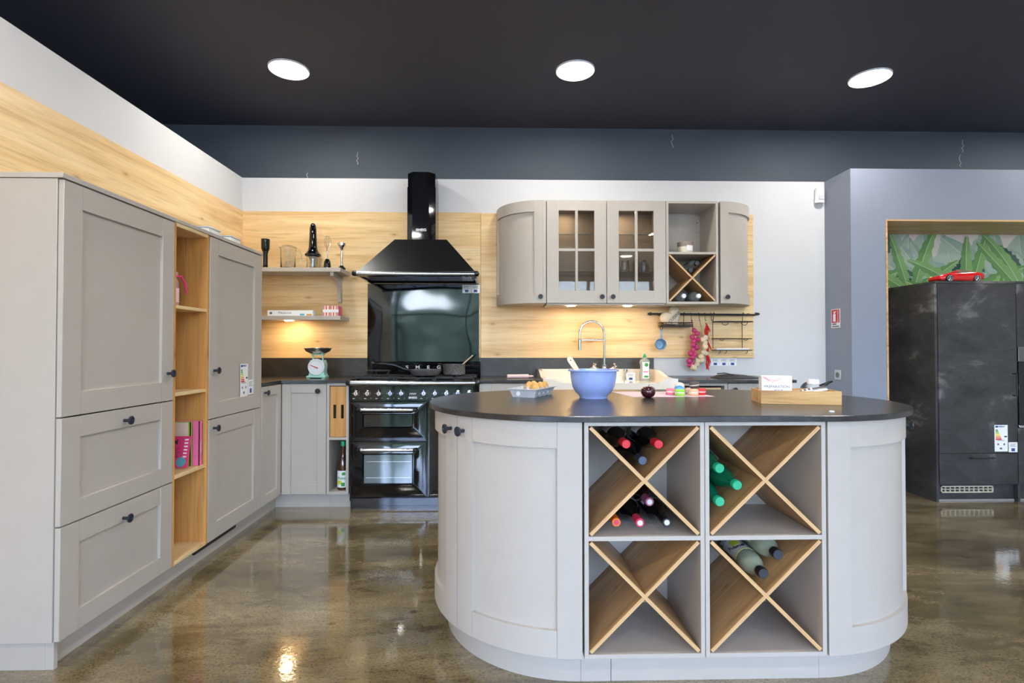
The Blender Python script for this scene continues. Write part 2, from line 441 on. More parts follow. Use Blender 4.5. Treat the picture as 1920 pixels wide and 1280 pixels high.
OFF = {}
def build(name, mb, mats, parent=None, angle=38, origin=None, recalc=True):
    me = bpy.data.meshes.new(name)
    V = [Vector(p) for p in mb.v]
    lo_ = [min(p[i] for p in V) for i in range(3)]; hi_ = [max(p[i] for p in V) for i in range(3)]
    o = Vector(origin) if origin is not None else Vector(((lo_[0] + hi_[0]) / 2, (lo_[1] + hi_[1]) / 2, lo_[2]))
    me.from_pydata([p - o for p in V], [], mb.f)
    if recalc:
        bm = bmesh.new(); bm.from_mesh(me)
        bmesh.ops.recalc_face_normals(bm, faces=bm.faces); bm.to_mesh(me); bm.free()
    mats = mats if isinstance(mats, (list, tuple)) else [mats]
    for m in mats: me.materials.append(MT[m] if isinstance(m, str) else m)
    me.polygons.foreach_set('material_index', mb.m)
    me.polygons.foreach_set('use_smooth', [True] * len(me.polygons))
    me.update()
    me.set_sharp_from_angle(angle=R(angle))
    ob = bpy.data.objects.new(name, me); COL.objects.link(ob)
    if parent is not None:
        ob.parent = parent; ob.location = o - OFF[parent]
    else: ob.location = o
    OFF[ob] = o
    return ob
def tag(o, label, cat, group=None, kind=None):
    if label: o['label'] = label
    if cat: o['category'] = cat
    if group: o['group'] = group
    if kind: o['kind'] = kind
    return o
def thing(name, label, cat, loc=(0, 0, 0), group=None, rot=None, local=False, kind=None):
    o = bpy.data.objects.new(name, None); COL.objects.link(o); o.empty_display_size = 0.05
    o.location = loc
    if rot is not None: o.rotation_euler = rot
    OFF[o] = Vector((0, 0, 0)) if local else Vector(loc)
    return tag(o, label, cat, group, kind)
def copy_tree(o, parent=None):
    c = o.copy(); COL.objects.link(c); c.parent = parent
    for ch in list(o.children): copy_tree(ch, c)
    return c
def struct(name, mb, mats, parent=None, label=None):
    o = build(name, mb, mats, parent)
    if parent is None: o['kind'] = 'structure'
    if label: o['label'] = label
    return o
def B(*a, **k): return MB().box(*a, **k)

# ------------------------------------------------------------------ the room
ZC = 3.0; ZW = 2.505; YB = 4.36; XL = -2.09
struct('floor', B(-5, 6.5, -4.5, 4.66, -0.1, 0), 'floor', label='polished brown grey concrete floor with scuffs and pits')
struct('ceiling', B(-5, 6.5, -4.5, 4.66, ZC, ZC + 0.1), 'ceiling', label='anthracite painted ceiling with round lamps')
struct('wall_far', B(-5, 6.5, 4.52, 4.66, 0, ZC), 'dark_wall', label='dark slate upper wall behind the white partition')
struct('wall_side_west', B(-5.14, -5, -4.5, 4.66, 0, ZC), 'white_wall', label='white side wall of the showroom out of sight')
struct('wall_side_east', B(6.5, 6.64, -4.5, 4.66, 0, ZC), 'white_wall', label='white side wall of the showroom beyond the black units')
wb = struct('wall_back', B(XL, 2.70, YB, 4.515, 0, ZW), 'white_wall', label='white partition wall behind the cooker and sink')
wl = struct('wall_left', B(XL - 0.15, XL, -2.0, 4.515, 0, ZW), 'white_wall', label='white partition wall above the oak cladding on the left')
build('oak_panel', B(XL, XL + 0.012, -2.0, YB - 0.001, 0.0, 2.228, b=0.001), 'oak_y', wl)
build('oak_panel', B(XL + 0.0125, -0.157, YB - 0.016, YB, 1.042, 2.228, b=0.001), 'oak_x', wb)
build('oak_panel', B(-0.155, 2.092, YB - 0.016, YB, 1.042, 2.224, b=0.001), 'oak_x', wb)
# plaster cracks in the dark wall
ck = MB()
for px, pz in ((-1.2, 2.78), (-1.62, 2.6), (1.48, 2.95), (4.02, 2.93), (4.0, 2.8)):
    pts = [(px, 4.519, pz)]
    for k in range(6): pts.append((px + random.uniform(-.012, .012), 4.519, pz - 0.018 * (k + 1)))
    ck.tube(pts, 0.0022, 4)
wf = bpy.data.objects['wall_far']
build('crack', ck, 'white_wall', wf)['kind'] = 'stuff'

# the blue grey partition with an oak lined niche
PX0, PX1, PY = 2.70, 6.5, 4.03
NX0, NX1, NZ = 2.985, 5.6, 2.10
wr = struct('wall_right', MB().box(PX0, NX0 - 0.014, PY, 4.515, 0, ZW),
            'grey_wall', label='blue grey partition around the oak lined niche')
build('lintel', B(NX0 - 0.014, PX1, PY, 4.515, NZ + 0.014, ZW), 'grey_wall', wr)
build('pier', B(NX1 + 0.014, PX1, PY, 4.515, 0, NZ + 0.014), 'grey_wall', wr)
build('niche_lining', B(NX0 - 0.013, NX0, PY - 0.004, 4.50, 0, NZ), 'oak_edge', wr)
build('niche_lining', B(NX0 - 0.013, NX1 + 0.013, PY - 0.004, 4.50, NZ, NZ + 0.013), 'oak_edge', wr)
build('niche_lining', B(NX1, NX1 + 0.013, PY - 0.004, 4.50, 0, NZ), 'oak_edge', wr)
wp = build('wallpaper', B(NX0, NX1, 4.497, 4.505, 0, NZ), 'white_tile', wr)
# printed banana leaves of the wallpaper
def leaf(mb, x, z, L, W, ang, y, notch, mi):
    n = 15
    ca, sa = math.cos(ang), math.sin(ang)
    bend = random.uniform(-0.35, 0.35)
    def P(t, w):
        u = t * L; v = w * W + bend * L * t * t * 0.6
        px, pz = x + ca * u - sa * v, z + sa * u + ca * v
        return (min(max(px, NX0 + .001), NX1 - .001), y, min(max(pz, .9), NZ - .001))
    for side, mm in ((1, mi), (-1, mi + 1)):
        prev = None
        for i in range(n + 1):
            t = i / n
            w = math.sin(math.pi * min(1, t ** 0.75)) ** 0.7 * 0.5
            if notch and i % 2: w *= random.uniform(0.68, 0.85)
            a, b = P(t, 0), P(min(1, t + 0.04), side * w)
            if prev:
                o = len(mb.v); mb.v += [prev[0], a, b, prev[1]]; mb.cur = mm; mb.face([o, o + 1, o + 2, o + 3])
            prev = (a, b)
    prev = None
    for i in range(n + 1):
        t = i / n; a, b = P(t, 0.018), P(t, -0.018)
        if prev:
            o = len(mb.v)
            mb.v += [(q[0], y - .00012, q[2]) for q in (prev[0], a, b, prev[1])]; mb.cur = 8; mb.face([o, o + 1, o + 2, o + 3])
        prev = (a, b)
leaf_mats = [mc('leaf pale sage', (178, 200, 184)), mc('leaf sage', (160, 186, 170)),
             mc('leaf dark teal', (50, 80, 78)), mc('leaf teal', (78, 108, 102)),
             mc('leaf green', (112, 160, 98)), mc('leaf fresh green', (140, 184, 116)),
             mc('leaf bright green', (152, 194, 114)), mc('leaf deep green', (108, 156, 88)), mc('leaf rib', (206, 222, 190))]
lm = MB(); y = 4.4965
rnd = random.Random(3)
def fan(x, z, mi, k, L, W, a0, a1, notch):
    global y
    for i in range(k):
        y -= 0.00003
        leaf(lm, x + rnd.uniform(-.02, .02), z, L * rnd.uniform(.75, 1.1), W * rnd.uniform(.8, 1.15), R(a0 + (a1 - a0) * (i + rnd.uniform(.2, .8)) / k), y, notch, mi)
x = NX0 - .05
while x < NX1:                      # pale sage background fronds
    fan(x, rnd.uniform(1.50, 1.70), 0, 5, .60, .17, 25, 155, False); x += .15
x = NX0
while x < NX1:                      # dark teal leaves
    fan(x, rnd.uniform(1.66, 1.95), 2, 2, .32, .14, rnd.choice((0, 60, 150)), rnd.choice((40, 120, 190)), True); x += .30
x = NX0 + .05
while x < NX1:                      # big green plants
    fan(x, 1.58, 4, 4, .62, .12, 25, 155, True)
    fan(x + .22, 1.52, 6, 3, .34, .12, 30, 150, True); x += .50
build('leaf_print', lm, leaf_mats, wp, recalc=False)['kind'] = 'stuff'

# shop front glazing behind the photographer
WX0, WX1, WZ0, WZ1 = -3.9, 5.1, 0.06, 2.78
struct('wall_front', MB().box(-5, WX0, -4.62, -4.5, 0, ZC).box(WX1, 6.5, -4.62, -4.5, 0, ZC).box(WX0, WX1, -4.62, -4.5, WZ1, ZC).box(WX0, WX1, -4.62, -4.5, 0, WZ0),
       'white_wall', label='white wall around the shop front glazing behind the photographer')
wd = thing('window_1', 'shop front glazing of six panes behind the photographer', None, (0.6, -4.56, WZ0), kind='structure')
fr = MB(); N = 6
for k in range(N + 1):
    x = WX0 + (WX1 - WX0) * k / N
    fr.box(x - .035, x + .035, -4.60, -4.52, WZ0, WZ1)
for z in (WZ0 + .03, 2.1, WZ1 - .03): fr.box(WX0, WX1, -4.598, -4.522, z - .03, z + .03)
build('frame', fr, 'frame_dark', wd)
for k in range(N):
    x = WX0 + (WX1 - WX0) * k / N
    build('pane', B(x + .035, x + (WX1 - WX0) / N - .035, -4.564, -4.556, WZ0 + .06, 2.07), 'glass', wd)
    build('pane', B(x + .035, x + (WX1 - WX0) / N - .035, -4.564, -4.556, 2.13, WZ1 - .06), 'glass', wd)
struct('ground_outside', B(-60, 60, -60, -4.62, -0.12, -0.02), 'paving', label='unseen ground outside the shop front, paved pale to keep daylight neutral')  # unseen ground, given pale grey paving so its bounce adds no green
hb = MB()  # unseen greenery added for the splashback reflections, its height set for the daylight
hr = random.Random(5)
for k in range(26):
    hx = -26 + k * 2.1 + hr.uniform(-.5, .5); hh = hr.uniform(1.3, 2.4)
    hb.ball((hx, -16 + hr.uniform(-1.5, 1.5), hh * .8), 1.7, 1.4, hh, 18, 12, lambda d: 1 + .16 * math.sin(7 * d[0] + 3 * k) * math.cos(6 * d[2] + k))
tag(build('added_hedge', hb, 'added_hedge'), 'added unseen greenery outside the glazing, shaped for reflections and daylight', 'added_hedge', kind='stuff')

# round ceiling lamps
def ceiling_lamp(x, y, label):
    t = thing('ceiling_lamp', label, 'lamp', (x, y, ZC - 0.02), 'round ceiling lamps')
    m = MB().lathe([(.108, -.004), (.128, -.012), (.132, -.004), (.132, .0), (.108, .0), (.108, -.004)], 32, (x, y, ZC))
    build('trim_ring', m, 'white_plastic', t)
    m = MB().lathe([(0, -.006), (.1079, -.006), (.1079, -.001), (0, -.001)], 32, (x, y, ZC))
    build('diffuser', m, 'lamp', t)
ceiling_lamp(-1.42, 3.60, 'round glowing ceiling lamp above the corner of the tall units')
ceiling_lamp(0.51, 3.57, 'round glowing ceiling lamp above the tap and the glazed cupboards')
ceiling_lamp(2.57, 3.62, 'round glowing ceiling lamp in front of the blue grey partition')
for yy in (1.5, -0.6, -2.7):
    for xx in (-1.42, 0.51, 2.57, 4.6):
        ceiling_lamp(xx, yy, 'round ceiling lamp further back in the showroom out of the photo')
ceiling_lamp(4.6, 3.62, 'round ceiling lamp further back in the showroom out of the photo')

# ------------------------------------------------------------------ cabinet builders
XF = -1.52            # front plane of the tall units (facing +x)
YF = 3.76             # front plane of the base units on the back wall (facing -y)
def Tleft(u, n, z): return (XF + n, u, z)
def Tback(u, n, z): return (u, YF - n, z)
def Tisl(u, n, z): return (u, 1.745 - n, z)
def Twall(u, n, z): return (u, 4.01 - n, z)
def Tblack(u, n, z): return (u, 3.82 - n, z)
def obox(mb, T, u0, u1, n0, n1, z0, z1, b=0.0):
    p, q = T(u0, n0, z0), T(u1, n1, z1)
    return mb.box(p[0], q[0], p[1], q[1], p[2], q[2], b=b)
KNOB = [(0, -.004), (.0065, -.004), (.0065, .016), (.009, .021), (.0175, .026), (.0180, .030), (.0155, .0315), (.0140, .0285), (.0115, .0285),
        (.0105, .0300), (.0075, .0300), (.0065, .0270), (0, .0270)]
def knob(parent, p, n):
    """n = outward direction (unit, horizontal)"""
    m = MB().lathe(KNOB, 20)
    z = Vector(n); x = Vector((0, 0, 1)).cross(z).normalized(); y = z.cross(x)
    M = Matrix((x, y, z)).transposed().to_4x4(); M.translation = Vector(p)
    m.xf(0, M)
    return build('knob', m, 'knob', parent)
def shaker(parent, T, u0, u1, z0, z1, fw=.085, fz=None, kn=None, name='door', mat='greige', th=.019):
    fz = fz or fw; g = .0016
    u0 += g; u1 -= g; z0 += g; z1 -= g
    m = MB()
    obox(m, T, u0, u0 + fw, -th, 0, z0, z1, .0012); obox(m, T, u1 - fw, u1, -th, 0, z0, z1, .0012)
    obox(m, T, u0 + fw + .0006, u1 - fw - .0006, -th, -.0006, z1 - fz, z1, .0008); obox(m, T, u0 + fw + .0006, u1 - fw - .0006, -th, -.0006, z0, z0 + fz, .0008)
    d = build(name, m, mat, parent)
    build('panel', obox(MB(), T, u0 + fw - .004, u1 - fw + .004, -th + .003, -.0125, z0 + fz - .004, z1 - fz + .004), mat, d)
    if kn:
        n = Vector(T(0, 1, 0)) - Vector(T(0, 0, 0))
        knob(d, T(kn[0], 0, kn[1]), n)
    return d
def carcass(mb, T, u0, u1, n0, n1, z0, z1, t=.016, back=True):
    """open fronted box; n0 front, n1 back (negative)"""
    obox(mb, T, u0, u0 + t, n1, n0, z0, z1, .0006); obox(mb, T, u1 - t, u1, n1, n0, z0, z1, .0006)
    obox(mb, T, u0 + t, u1 - t, n1, n0, z0, z0 + t); obox(mb, T, u0 + t, u1 - t, n1, n0, z1 - t, z1)
    if back: obox(mb, T, u0 + t, u1 - t, n1, n1 + .006, z0 + t, z1 - t)
    return mb

DEP = -.552           # carcass depth behind the fronts
# --- tall unit with one door and two drawers
t = thing('tall_cabinet', 'tall greige shaker cabinet with one door over two drawers and a pale side', 'cabinet', (-1.80, 2.2, 0.1))
build('carcass', carcass(MB(), Tleft, 1.905, 2.522, -.021, DEP, .105, 1.708), 'greige_in', t)
build('end_panel', B(XL + .0125, XF - .021, 1.886, 1.904, .102, 1.71, b=.001), 'greige', t)
build('top_panel', B(XL + .0125, XF + .001, 1.884, 2.523, 1.712, 1.73, b=.001), 'greige', t)
shaker(t, Tleft, 1.888, 2.524, .876, 1.708, kn=(2.478, 1.003))
shaker(t, Tleft, 1.888, 2.524, .497, .874, kn=(2.20, .826), name='drawer', fz=.075)
shaker(t, Tleft, 1.888, 2.524, .102, .495, kn=(2.20, .432), name='drawer', fz=.075)
# --- open oak unit
t = thing('open_shelf_unit', 'narrow open oak shelf unit standing between the two tall greige cabinets', 'shelf', (-1.80, 2.675, 0.1))
U0, U1 = 2.526, 2.826
m = MB(); 
obox(m, Tleft, U0, U0 + .016, DEP, -.002, .102, 1.710, .0008)
build('side_panel', m, 'oak_z', t)
build('side_panel', obox(MB(), Tleft, U1 - .016, U1, DEP, -.002, .102, 1.710, .0008), 'oak_z', t)
build('back_panel', obox(MB(), Tleft, U0 + .016, U1 - .016, DEP, DEP + .006, .102, 1.710), 'oak_z', t)
build('top_board', obox(MB(), Tleft, U0 + .016, U1 - .016, DEP, -.002, 1.694, 1.710), 'oak_y', t)
build('bottom_board', obox(MB(), Tleft, U0 + .016, U1 - .016, DEP, -.002, .102, .118), 'oak_y', t)
for z in (.502, .892, 1.306):
    build('shelf_board', obox(MB(), Tleft, U0 + .016, U1 - .016, DEP + .006, -.006, z, z + .016, .0008), 'oak_y', t)
build('top_panel', B(XL + .0125, XF + .001, 2.525, 2.828, 1.712, 1.73, b=.001), 'greige', t)
# --- tall refrigerator cabinet
t = thing('tall_cabinet', 'tall greige shaker cabinet with two doors and an energy label, beside the corner', 'cabinet', (-1.80, 3.14, 0.1))
build('carcass', carcass(MB(), Tleft, 2.832, 3.428, -.021, DEP, .105, 1.708), 'greige_in', t)
build('end_panel', B(XL + .0125, XF - .002, 3.43, 3.446, .102, 1.71, b=.001), 'greige', t)
build('top_panel', B(XL + .0125, XF + .001, 2.83, 3.447, 1.712, 1.73, b=.001), 'greige', t)
shaker(t, Tleft, 2.829, 3.429, .745, 1.708, kn=(2.875, 1.0))
shaker(t, Tleft, 2.829, 3.429, .102, .743, kn=(2.875, .695))
# --- base units in the corner
t = thing('corner_cabinet', 'greige corner base cabinet door next to the tall refrigerator unit', 'cabinet', (-1.80, 3.62, .1))
build('carcass', MB().box(XL + .0125, XF - .021, 3.45, 4.34, .105, .876), 'greige_in', t)
shaker(t, Tleft, 3.450, 3.757, .102, .872, fw=.062, kn=(3.486, .832))
t = thing('base_cabinet', 'narrow greige base cabinet with one shaker door under the kitchen scale', 'cabinet', (-1.37, 4.05, .1))
build('carcass', carcass(MB(), Tback, -1.518, -1.211, -.021, -.58, .105, .876), 'greige_in', t)
shaker(t, Tback, -1.520, -1.210, .102, .872, fw=.062, kn=(-1.262, .823))
t = thing('niche_cabinet', 'slim open greige base cabinet with an oak board holder beside the cooker', 'cabinet', (-1.13, 4.05, .1))
m = carcass(MB(), Tback, -1.208, -1.055, 0, -.58, .102, .876, t=.018)
obox(m, Tback, -1.19, -1.073, -.57, -.001, .480, .497)
build('carcass', m, 'greige', t)
m = MB(); yb = YF + .012
for (x0, x1, z0, z1) in ((-1.187, -1.166, .500, .852), (-1.146, -1.113, .500, .852), (-1.093, -1.076, .500, .852),
                         (-1.166, -1.146, .500, .628), (-1.166, -1.146, .724, .852), (-1.113, -1.093, .500, .628), (-1.113, -1.093, .724, .852)):
    m.box(x0, x1, yb, yb + .014, z0, z1)
build('slotted_board', m, 'oak_z', t)
# --- base units between cooker and sink, under the sink and right of it
t = thing('base_cabinet', 'greige base cabinet with shaker door between the cooker and the cream sink', 'cabinet', (.07, 4.05, .1))
build('carcass', MB().box(-.143, .296, YF + .021, 4.34, .105, .876), 'greige_in', t)
shaker(t, Tback, -.145, .298, .102, .872, kn=(.115, .825))
t = thing('sink_cabinet', 'greige base cabinet with two doors below the cream sink', 'cabinet', (.77, 4.05, .1))
build('carcass', MB().box(.30, 1.246, YF + .021, 4.34, .105, .655), 'greige_in', t)
shaker(t, Tback, .300, .772, .102, .655, kn=(.735, .61)); shaker(t, Tback, .774, 1.246, .102, .655, kn=(.81, .61))
t = thing('base_cabinet', 'greige open base cabinet with oak crate front, right beside the sink', 'cabinet', (1.43, 4.05, .1))
build('carcass', carcass(MB(), Tback, 1.248, 1.620, 0, -.58, .102, .876, t=.022), 'greige', t)
build('crate_front', B(1.285, 1.585, YF + .03, YF + .046, .70, .838), 'oak_x', t)
build('crate_front', B(1.285, 1.585, YF + .03, YF + .046, .50, .66), 'oak_x', t)
build('inner_shelf', B(1.27, 1.598, YF + .01, 4.33, .472, .488), 'greige_in', t)
t = thing('base_cabinet', 'greige base cabinet with shaker door at the free end of the run', 'cabinet', (1.85, 4.05, .1))
build('carcass', MB().box(1.624, 2.03, YF + .021, 4.34, .105, .876), 'greige_in', t)
shaker(t, Tback, 1.622, 2.03, .102, .872, kn=(1.665, .825))
build('end_panel', B(2.033, 2.05, YF, 4.34, .0, .876, b=.001), 'greige', t)
# --- plinths
t = thing('plinth', 'greige plinth under the tall cabinets with a slotted black vent', 'plinth', (-1.6, 2.8, 0))
build('board', MB().box(XF - .075, XF - .059, 1.93, 3.82, 0, .10), 'greige', t)
build('end_board', MB().box(XL + .0125, XF - .030, 1.906, 1.922, 0, .099).box(XF - .09, XF - .059, 1.905, 1.929, 0, .10), 'greige', t)
g = build('vent', B(XF - .0595, XF - .046, 2.79, 3.22, .056, .096, b=.001), 'black_plastic', t)
m = MB()
for k in range(11): m.box(XF - .0468, XF - .0445, 2.80 + k * .0383, 2.826 + k * .0383, .0635, .0665).box(XF - .0468, XF - .0445, 2.80 + k * .0383, 2.826 + k * .0383, .084, .087)
sl = build('slats', m, 'knob', g); sl['kind'] = 'stuff'
t = thing('plinth', 'greige plinth under the base cabinets beside the cooker', 'plinth', (-1.3, 3.83, 0))
build('board', MB().box(XF - .059, -1.20, YF + .055, YF + .071, 0, .10), 'greige', t)
build('board', MB().box(-1.199, -1.056, YF + .054, YF + .070, 0, .10), 'greige', t)
tag(build('plinth', MB().box(-.143, 2.03, YF + .055, YF + .071, 0, .10), 'greige'), 'greige plinth under the sink run behind the island', 'plinth')
# --- worktops and upstands
WT0, WT1 = .877, .897
m = MB().prism([(XL + .0125, 3.449), (XF + .006, 3.449), (XF + .006, 3.738), (XF + .014, 3.742), (-1.052, 3.742), (-1.052, 4.343), (XL + .0125, 4.343)], WT0, WT1, 'z')
tag(build('worktop', m, 'worktop'), 'dark stone worktop in the corner under the kitchen scale', 'worktop')
tag(build('worktop', B(-.146, .298, 3.742, 4.343, WT0, WT1, b=.001), 'worktop'), 'dark stone worktop between the cooker and the sink', 'worktop')
tag(build('worktop', B(1.250, 2.085, 3.70, 4.343, WT0, WT1, b=.001), 'worktop'), 'dark stone worktop right of the sink with a black pouch', 'worktop')
tag(build('upstand', B(XL + .0125, -1.07, 4.344, 4.358, WT1, 1.041), 'upstand'), 'dark stone upstand behind the kitchen scale', 'upstand')
tag(build('upstand', B(-.165, .353, 4.344, 4.358, WT1, 1.041), 'upstand'), 'dark stone upstand between the cooker and the sink', 'upstand')
tag(build('upstand', B(.3545, 1.262, 4.344, 4.358, WT1, 1.041), 'upstand'), 'dark stone upstand behind the chrome tap', 'upstand')

# ------------------------------------------------------------------ island
CL, CR, CY, RD = (.272, 2.29), (1.083, 2.29), 2.29, .545
def arc_door(parent, c, a0, a1, z0, z1, kn=None, fw=9.0, fz=.088, r=RD, name='door', knr=True, th=.020, n=22):
    """curved shaker door, angles in degrees"""
    s = 1 if a1 > a0 else -1
    ga = s * .12
    a0 += ga; a1 -= ga; w = s * fw
    m = MB()
    m.arc(c[0], c[1], r - th, r, a0, a0 + w, z0, z1, 8); m.arc(c[0], c[1], r - th, r, a1 - w, a1, z0, z1, 8)
    m.arc(c[0], c[1], r - th, r - .0010, a0 + w + s * .09, a1 - w - s * .09, z1 - fz, z1, n); m.arc(c[0], c[1], r - th, r - .0010, a0 + w + s * .09, a1 - w - s * .09, z0, z0 + fz, n)
    d = build(name, m, 'greige', parent, angle=30)
    build('panel', MB().arc(c[0], c[1], r - th + .003, r - .0145, a0 + w, a1 - w, z0 + fz - .004, z1 - fz + .004, n), 'greige', d, angle=30)
    if kn:
        a = R(kn[0]); knob(d, (c[0] + r * math.cos(a), c[1] + r * math.sin(a), kn[1]), (math.cos(a), math.sin(a), 0))
    return d
Z0, Z1 = .105, .8765
t = thing('curved_cabinet', 'rounded greige end cabinet of the island nearest the cooker, with curved shaker doors', 'cabinet', (.0, 2.29, .1))
m = MB()
for (q0, q1) in ((Z0, Z0 + .016), (Z1 - .016, Z1)): m.arc(CL[0], CL[1], .02, RD - .021, 90, 270, q0, q1, 30)
m.box(CL[0] - .016, CL[0] + .0, CY - RD + .022, CY + RD - .022, Z0, Z1)
build('carcass', m, 'greige_in', t)
arc_door(t, CL, 269.9, 218.6, Z0, Z1, kn=(222.6, .822), fw=8.6)
arc_door(t, CL, 218.3, 154, Z0, Z1, kn=(214.2, .822), fw=8.6)
arc_door(t, CL, 153.7, 90.2, Z0, Z1, fw=8.6)
t = thing('curved_cabinet', 'rounded greige end cabinet of the island facing the black units, one knob in profile', 'cabinet', (1.3, 2.29, .1))
m = MB()
for (q0, q1) in ((Z0, Z0 + .016), (Z1 - .016, Z1)): m.arc(CR[0], CR[1], .02, RD - .021, -90, 90, q0, q1, 30)
m.box(CR[0], CR[0] + .016, CY - RD + .022, CY + RD - .022, Z0, Z1)
build('carcass', m, 'greige_in', t)
arc_door(t, CR, -89.9, -22.0, Z0, Z1, kn=(-27.0, .822), fw=8.6)
arc_door(t, CR, -21.7, 34, Z0, Z1, fw=8.6)
arc_door(t, CR, 34.3, 89.9, Z0, Z1, fw=8.6)
# wine rack units
RDEP = -.36
def x_board(parent, cx, cz, L, ang, y0, y1, th=.012):
    m = MB().box(-L / 2, L / 2, 0, y1 - y0, -th / 2, th / 2)
    e = build('cross_board', m, 'oak_rack', None, origin=(0, 0, 0))
    e.parent = parent; e.location = Vector((cx, y0, cz)) - OFF[parent]; e.rotation_euler = (0, R(ang), 0)
    OFF[e] = Vector((0, 0, 0))
    b = build('edge_band', MB().box(-L / 2, L / 2, -.0012, -.0001, -th / 2, th / 2), 'oak_edge', None, origin=(0, 0, 0))
    b.parent = e; b.location = (0, 0, 0)
def x_rack(parent, x0, x1, z0, z1, y0, y1, th=.012):
    cx, cz = (x0 + x1) / 2, (z0 + z1) / 2
    w, h = x1 - x0, z1 - z0
    D = math.hypot(w, h) - th * 1.35; a = math.degrees(math.atan2(h, w))
    x_board(parent, cx, cz, D, a, y0, y1, th)                       # falls to the right, runs through
    L = D / 2 - th * .52
    for s in (-1, 1):
        d = (th / 2 + L / 2 + .0003)
        x_board(parent, cx + s * d * math.cos(R(a)), cz + s * d * math.sin(R(a)), L, -a, y0, y1, th)
def rack_unit(x0, x1, label):
    t = thing('wine_rack', label, 'wine rack', ((x0 + x1) / 2, 1.93, .1))
    m = carcass(MB(), Tisl, x0, x1, 0, RDEP, Z0, Z1, t=.014)
    obox(m, Tisl, x0 + .014, x1 - .014, RDEP + .006, -.0006, .487, .501)
    build('carcass', m, 'greige', t)
    for z0, z1 in ((.119, .487), (.501, .8625)):
        x_rack(t, x0 + .0142, x1 - .0142, z0 + .0002, z1 - .0002, 1.7475, 2.096)
    return t
rack_unit(.277, .6735, 'island wine rack with two oak crosses, wine bottles in the upper cell only')
rack_unit(.6755, 1.078, 'island bottle rack with two oak crosses holding green and clear bottles')
# closed rear of the island
t = thing('island_rear_cabinet', 'greige cabinets on the far side of the island', 'cabinet', (.68, 2.6, .1))
build('carcass', B(.277, 1.078, 2.115, 2.812, Z0, Z1), 'greige_in', t)
for a, b_ in ((.277, .544), (.546, .811), (.813, 1.078)):
    shaker(t, lambda u, n, z: (u, 2.835 + n, z), a, b_, Z0, Z1, kn=(b_ - .04, .82))
# plinth of the island
t = thing('island_plinth', 'recessed greige plinth running round the foot of the island', 'plinth', (.68, 2.29, 0))
rp = RD - .055
m = MB().arc(CL[0], CL[1], rp - .016, rp, 90, 270, 0, Z0 - .002, 40); build('curved_board', m, 'greige', t)
m = MB().arc(CR[0], CR[1], rp - .016, rp, -90, 90, 0, Z0 - .002, 40); build('curved_board', m, 'greige', t)
build('board', B(CL[0] + .001, .3735, CY - rp, CY - rp + .016, 0, Z0 - .002), 'greige', t)
build('board', B(.3755, CR[0] - .001, CY - rp, CY - rp + .016, 0, Z0 - .002), 'greige', t)
build('board', B(CL[0] + .001, CR[0] - .001, CY + rp - .016, CY + rp, 0, Z0 - .002), 'greige', t)
# stadium worktop with eased edges
def stadium(r, n=40):
    pts = []
    for i in range(n + 1):
        a = R(90 + 180 * i / n); pts.append((CL[0] + r * math.cos(a), CY + r * math.sin(a)))
    for i in range(n + 1):
        a = R(-90 + 180 * i / n); pts.append((CR[0] + r * math.cos(a), CY + r * math.sin(a)))
    return pts
IW0, IW1, RC = .8775, .897, .568
m = MB(); rings = [(RC - .0015, IW0), (RC, IW0 + .0015), (RC, IW1 - .002), (RC - .002, IW1)]
n = len(stadium(1))
for r, z in rings: m.v += [(x, y, z) for x, y in stadium(r)]
for k in range(len(rings) - 1):
    for i in range(n): m.face([k * n + i, k * n + (i + 1) % n, (k + 1) * n + (i + 1) % n, (k + 1) * n + i])
m.face(list(range(n))); m.face([(len(rings) - 1) * n + i for i in range(n)])
tag(build('island_worktop', m, 'worktop', angle=20), 'dark stone island worktop with two round ends', 'worktop')

# ------------------------------------------------------------------ wall cabinets
WZ_0, WZ_1 = 1.462, 2.240
def wall_curve(c, a0, a1, kn, label, flat):
    t = thing('curved_wall_cabinet', label, 'cabinet', (c[0], 4.2, WZ_0))
    m = MB(); r = .35
    s0, s1 = min(a0, a1), max(a0, a1)
    for q0, q1 in ((WZ_0 + .001, WZ_0 + .016), (WZ_1 - .016, WZ_1 - .001)): m.arc(c[0], c[1], .01, r - .021, s0, s1, q0, q1, 24)
    if flat: m.box(flat[0] + .002, flat[1] - .004, 4.032, 4.343, WZ_0 + .001, WZ_1 - .001)
    else: m.box(c[0] - .0005, c[0] + .012, 4.032, 4.343, WZ_0 + .001, WZ_1 - .001)
    build('carcass', m, 'oak_x' if False else 'greige_in', t)
    d = MB(); fz = .085
    f = 12 if a1 > a0 else -12
    d.arc(c[0], c[1], r - .02, r, a0, a0 + f * .9, WZ_0, WZ_1, 10)
    d.arc(c[0], c[1], r - .02, r, a1 - f * .55, a1, WZ_0, WZ_1, 10)
    d.arc(c[0], c[1], r - .02, r - .0003, a0 + f * .9, a1 - f * .55, WZ_1 - fz, WZ_1, 24)
    d.arc(c[0], c[1], r - .02, r - .0003, a0 + f * .9, a1 - f * .55, WZ_0, WZ_0 + fz, 24)
    if flat: d.box(flat[0], flat[1] - .002, 4.01, 4.03, WZ_0, WZ_1)
    dd = build('door', d, 'greige', t, angle=30)
    build('panel', MB().arc(c[0], c[1], r - .019, r - .0135, a0 + f * .9, a1 - f * .55, WZ_0 + fz - .004, WZ_1 - fz + .004, 24), 'greige', dd, angle=30)
    knob(dd, (kn, 4.0085, 1.508), (0, -1, 0))
wall_curve((.325, 4.343 + .017), 270, 183, .306, 'rounded greige wall cupboard on the cooker side of the glazed doors', (.326, .352))
wall_curve((1.680, 4.343 + .017), 270, 357, 1.722, 'rounded greige wall cupboard at the free end above the utensil rail', None)
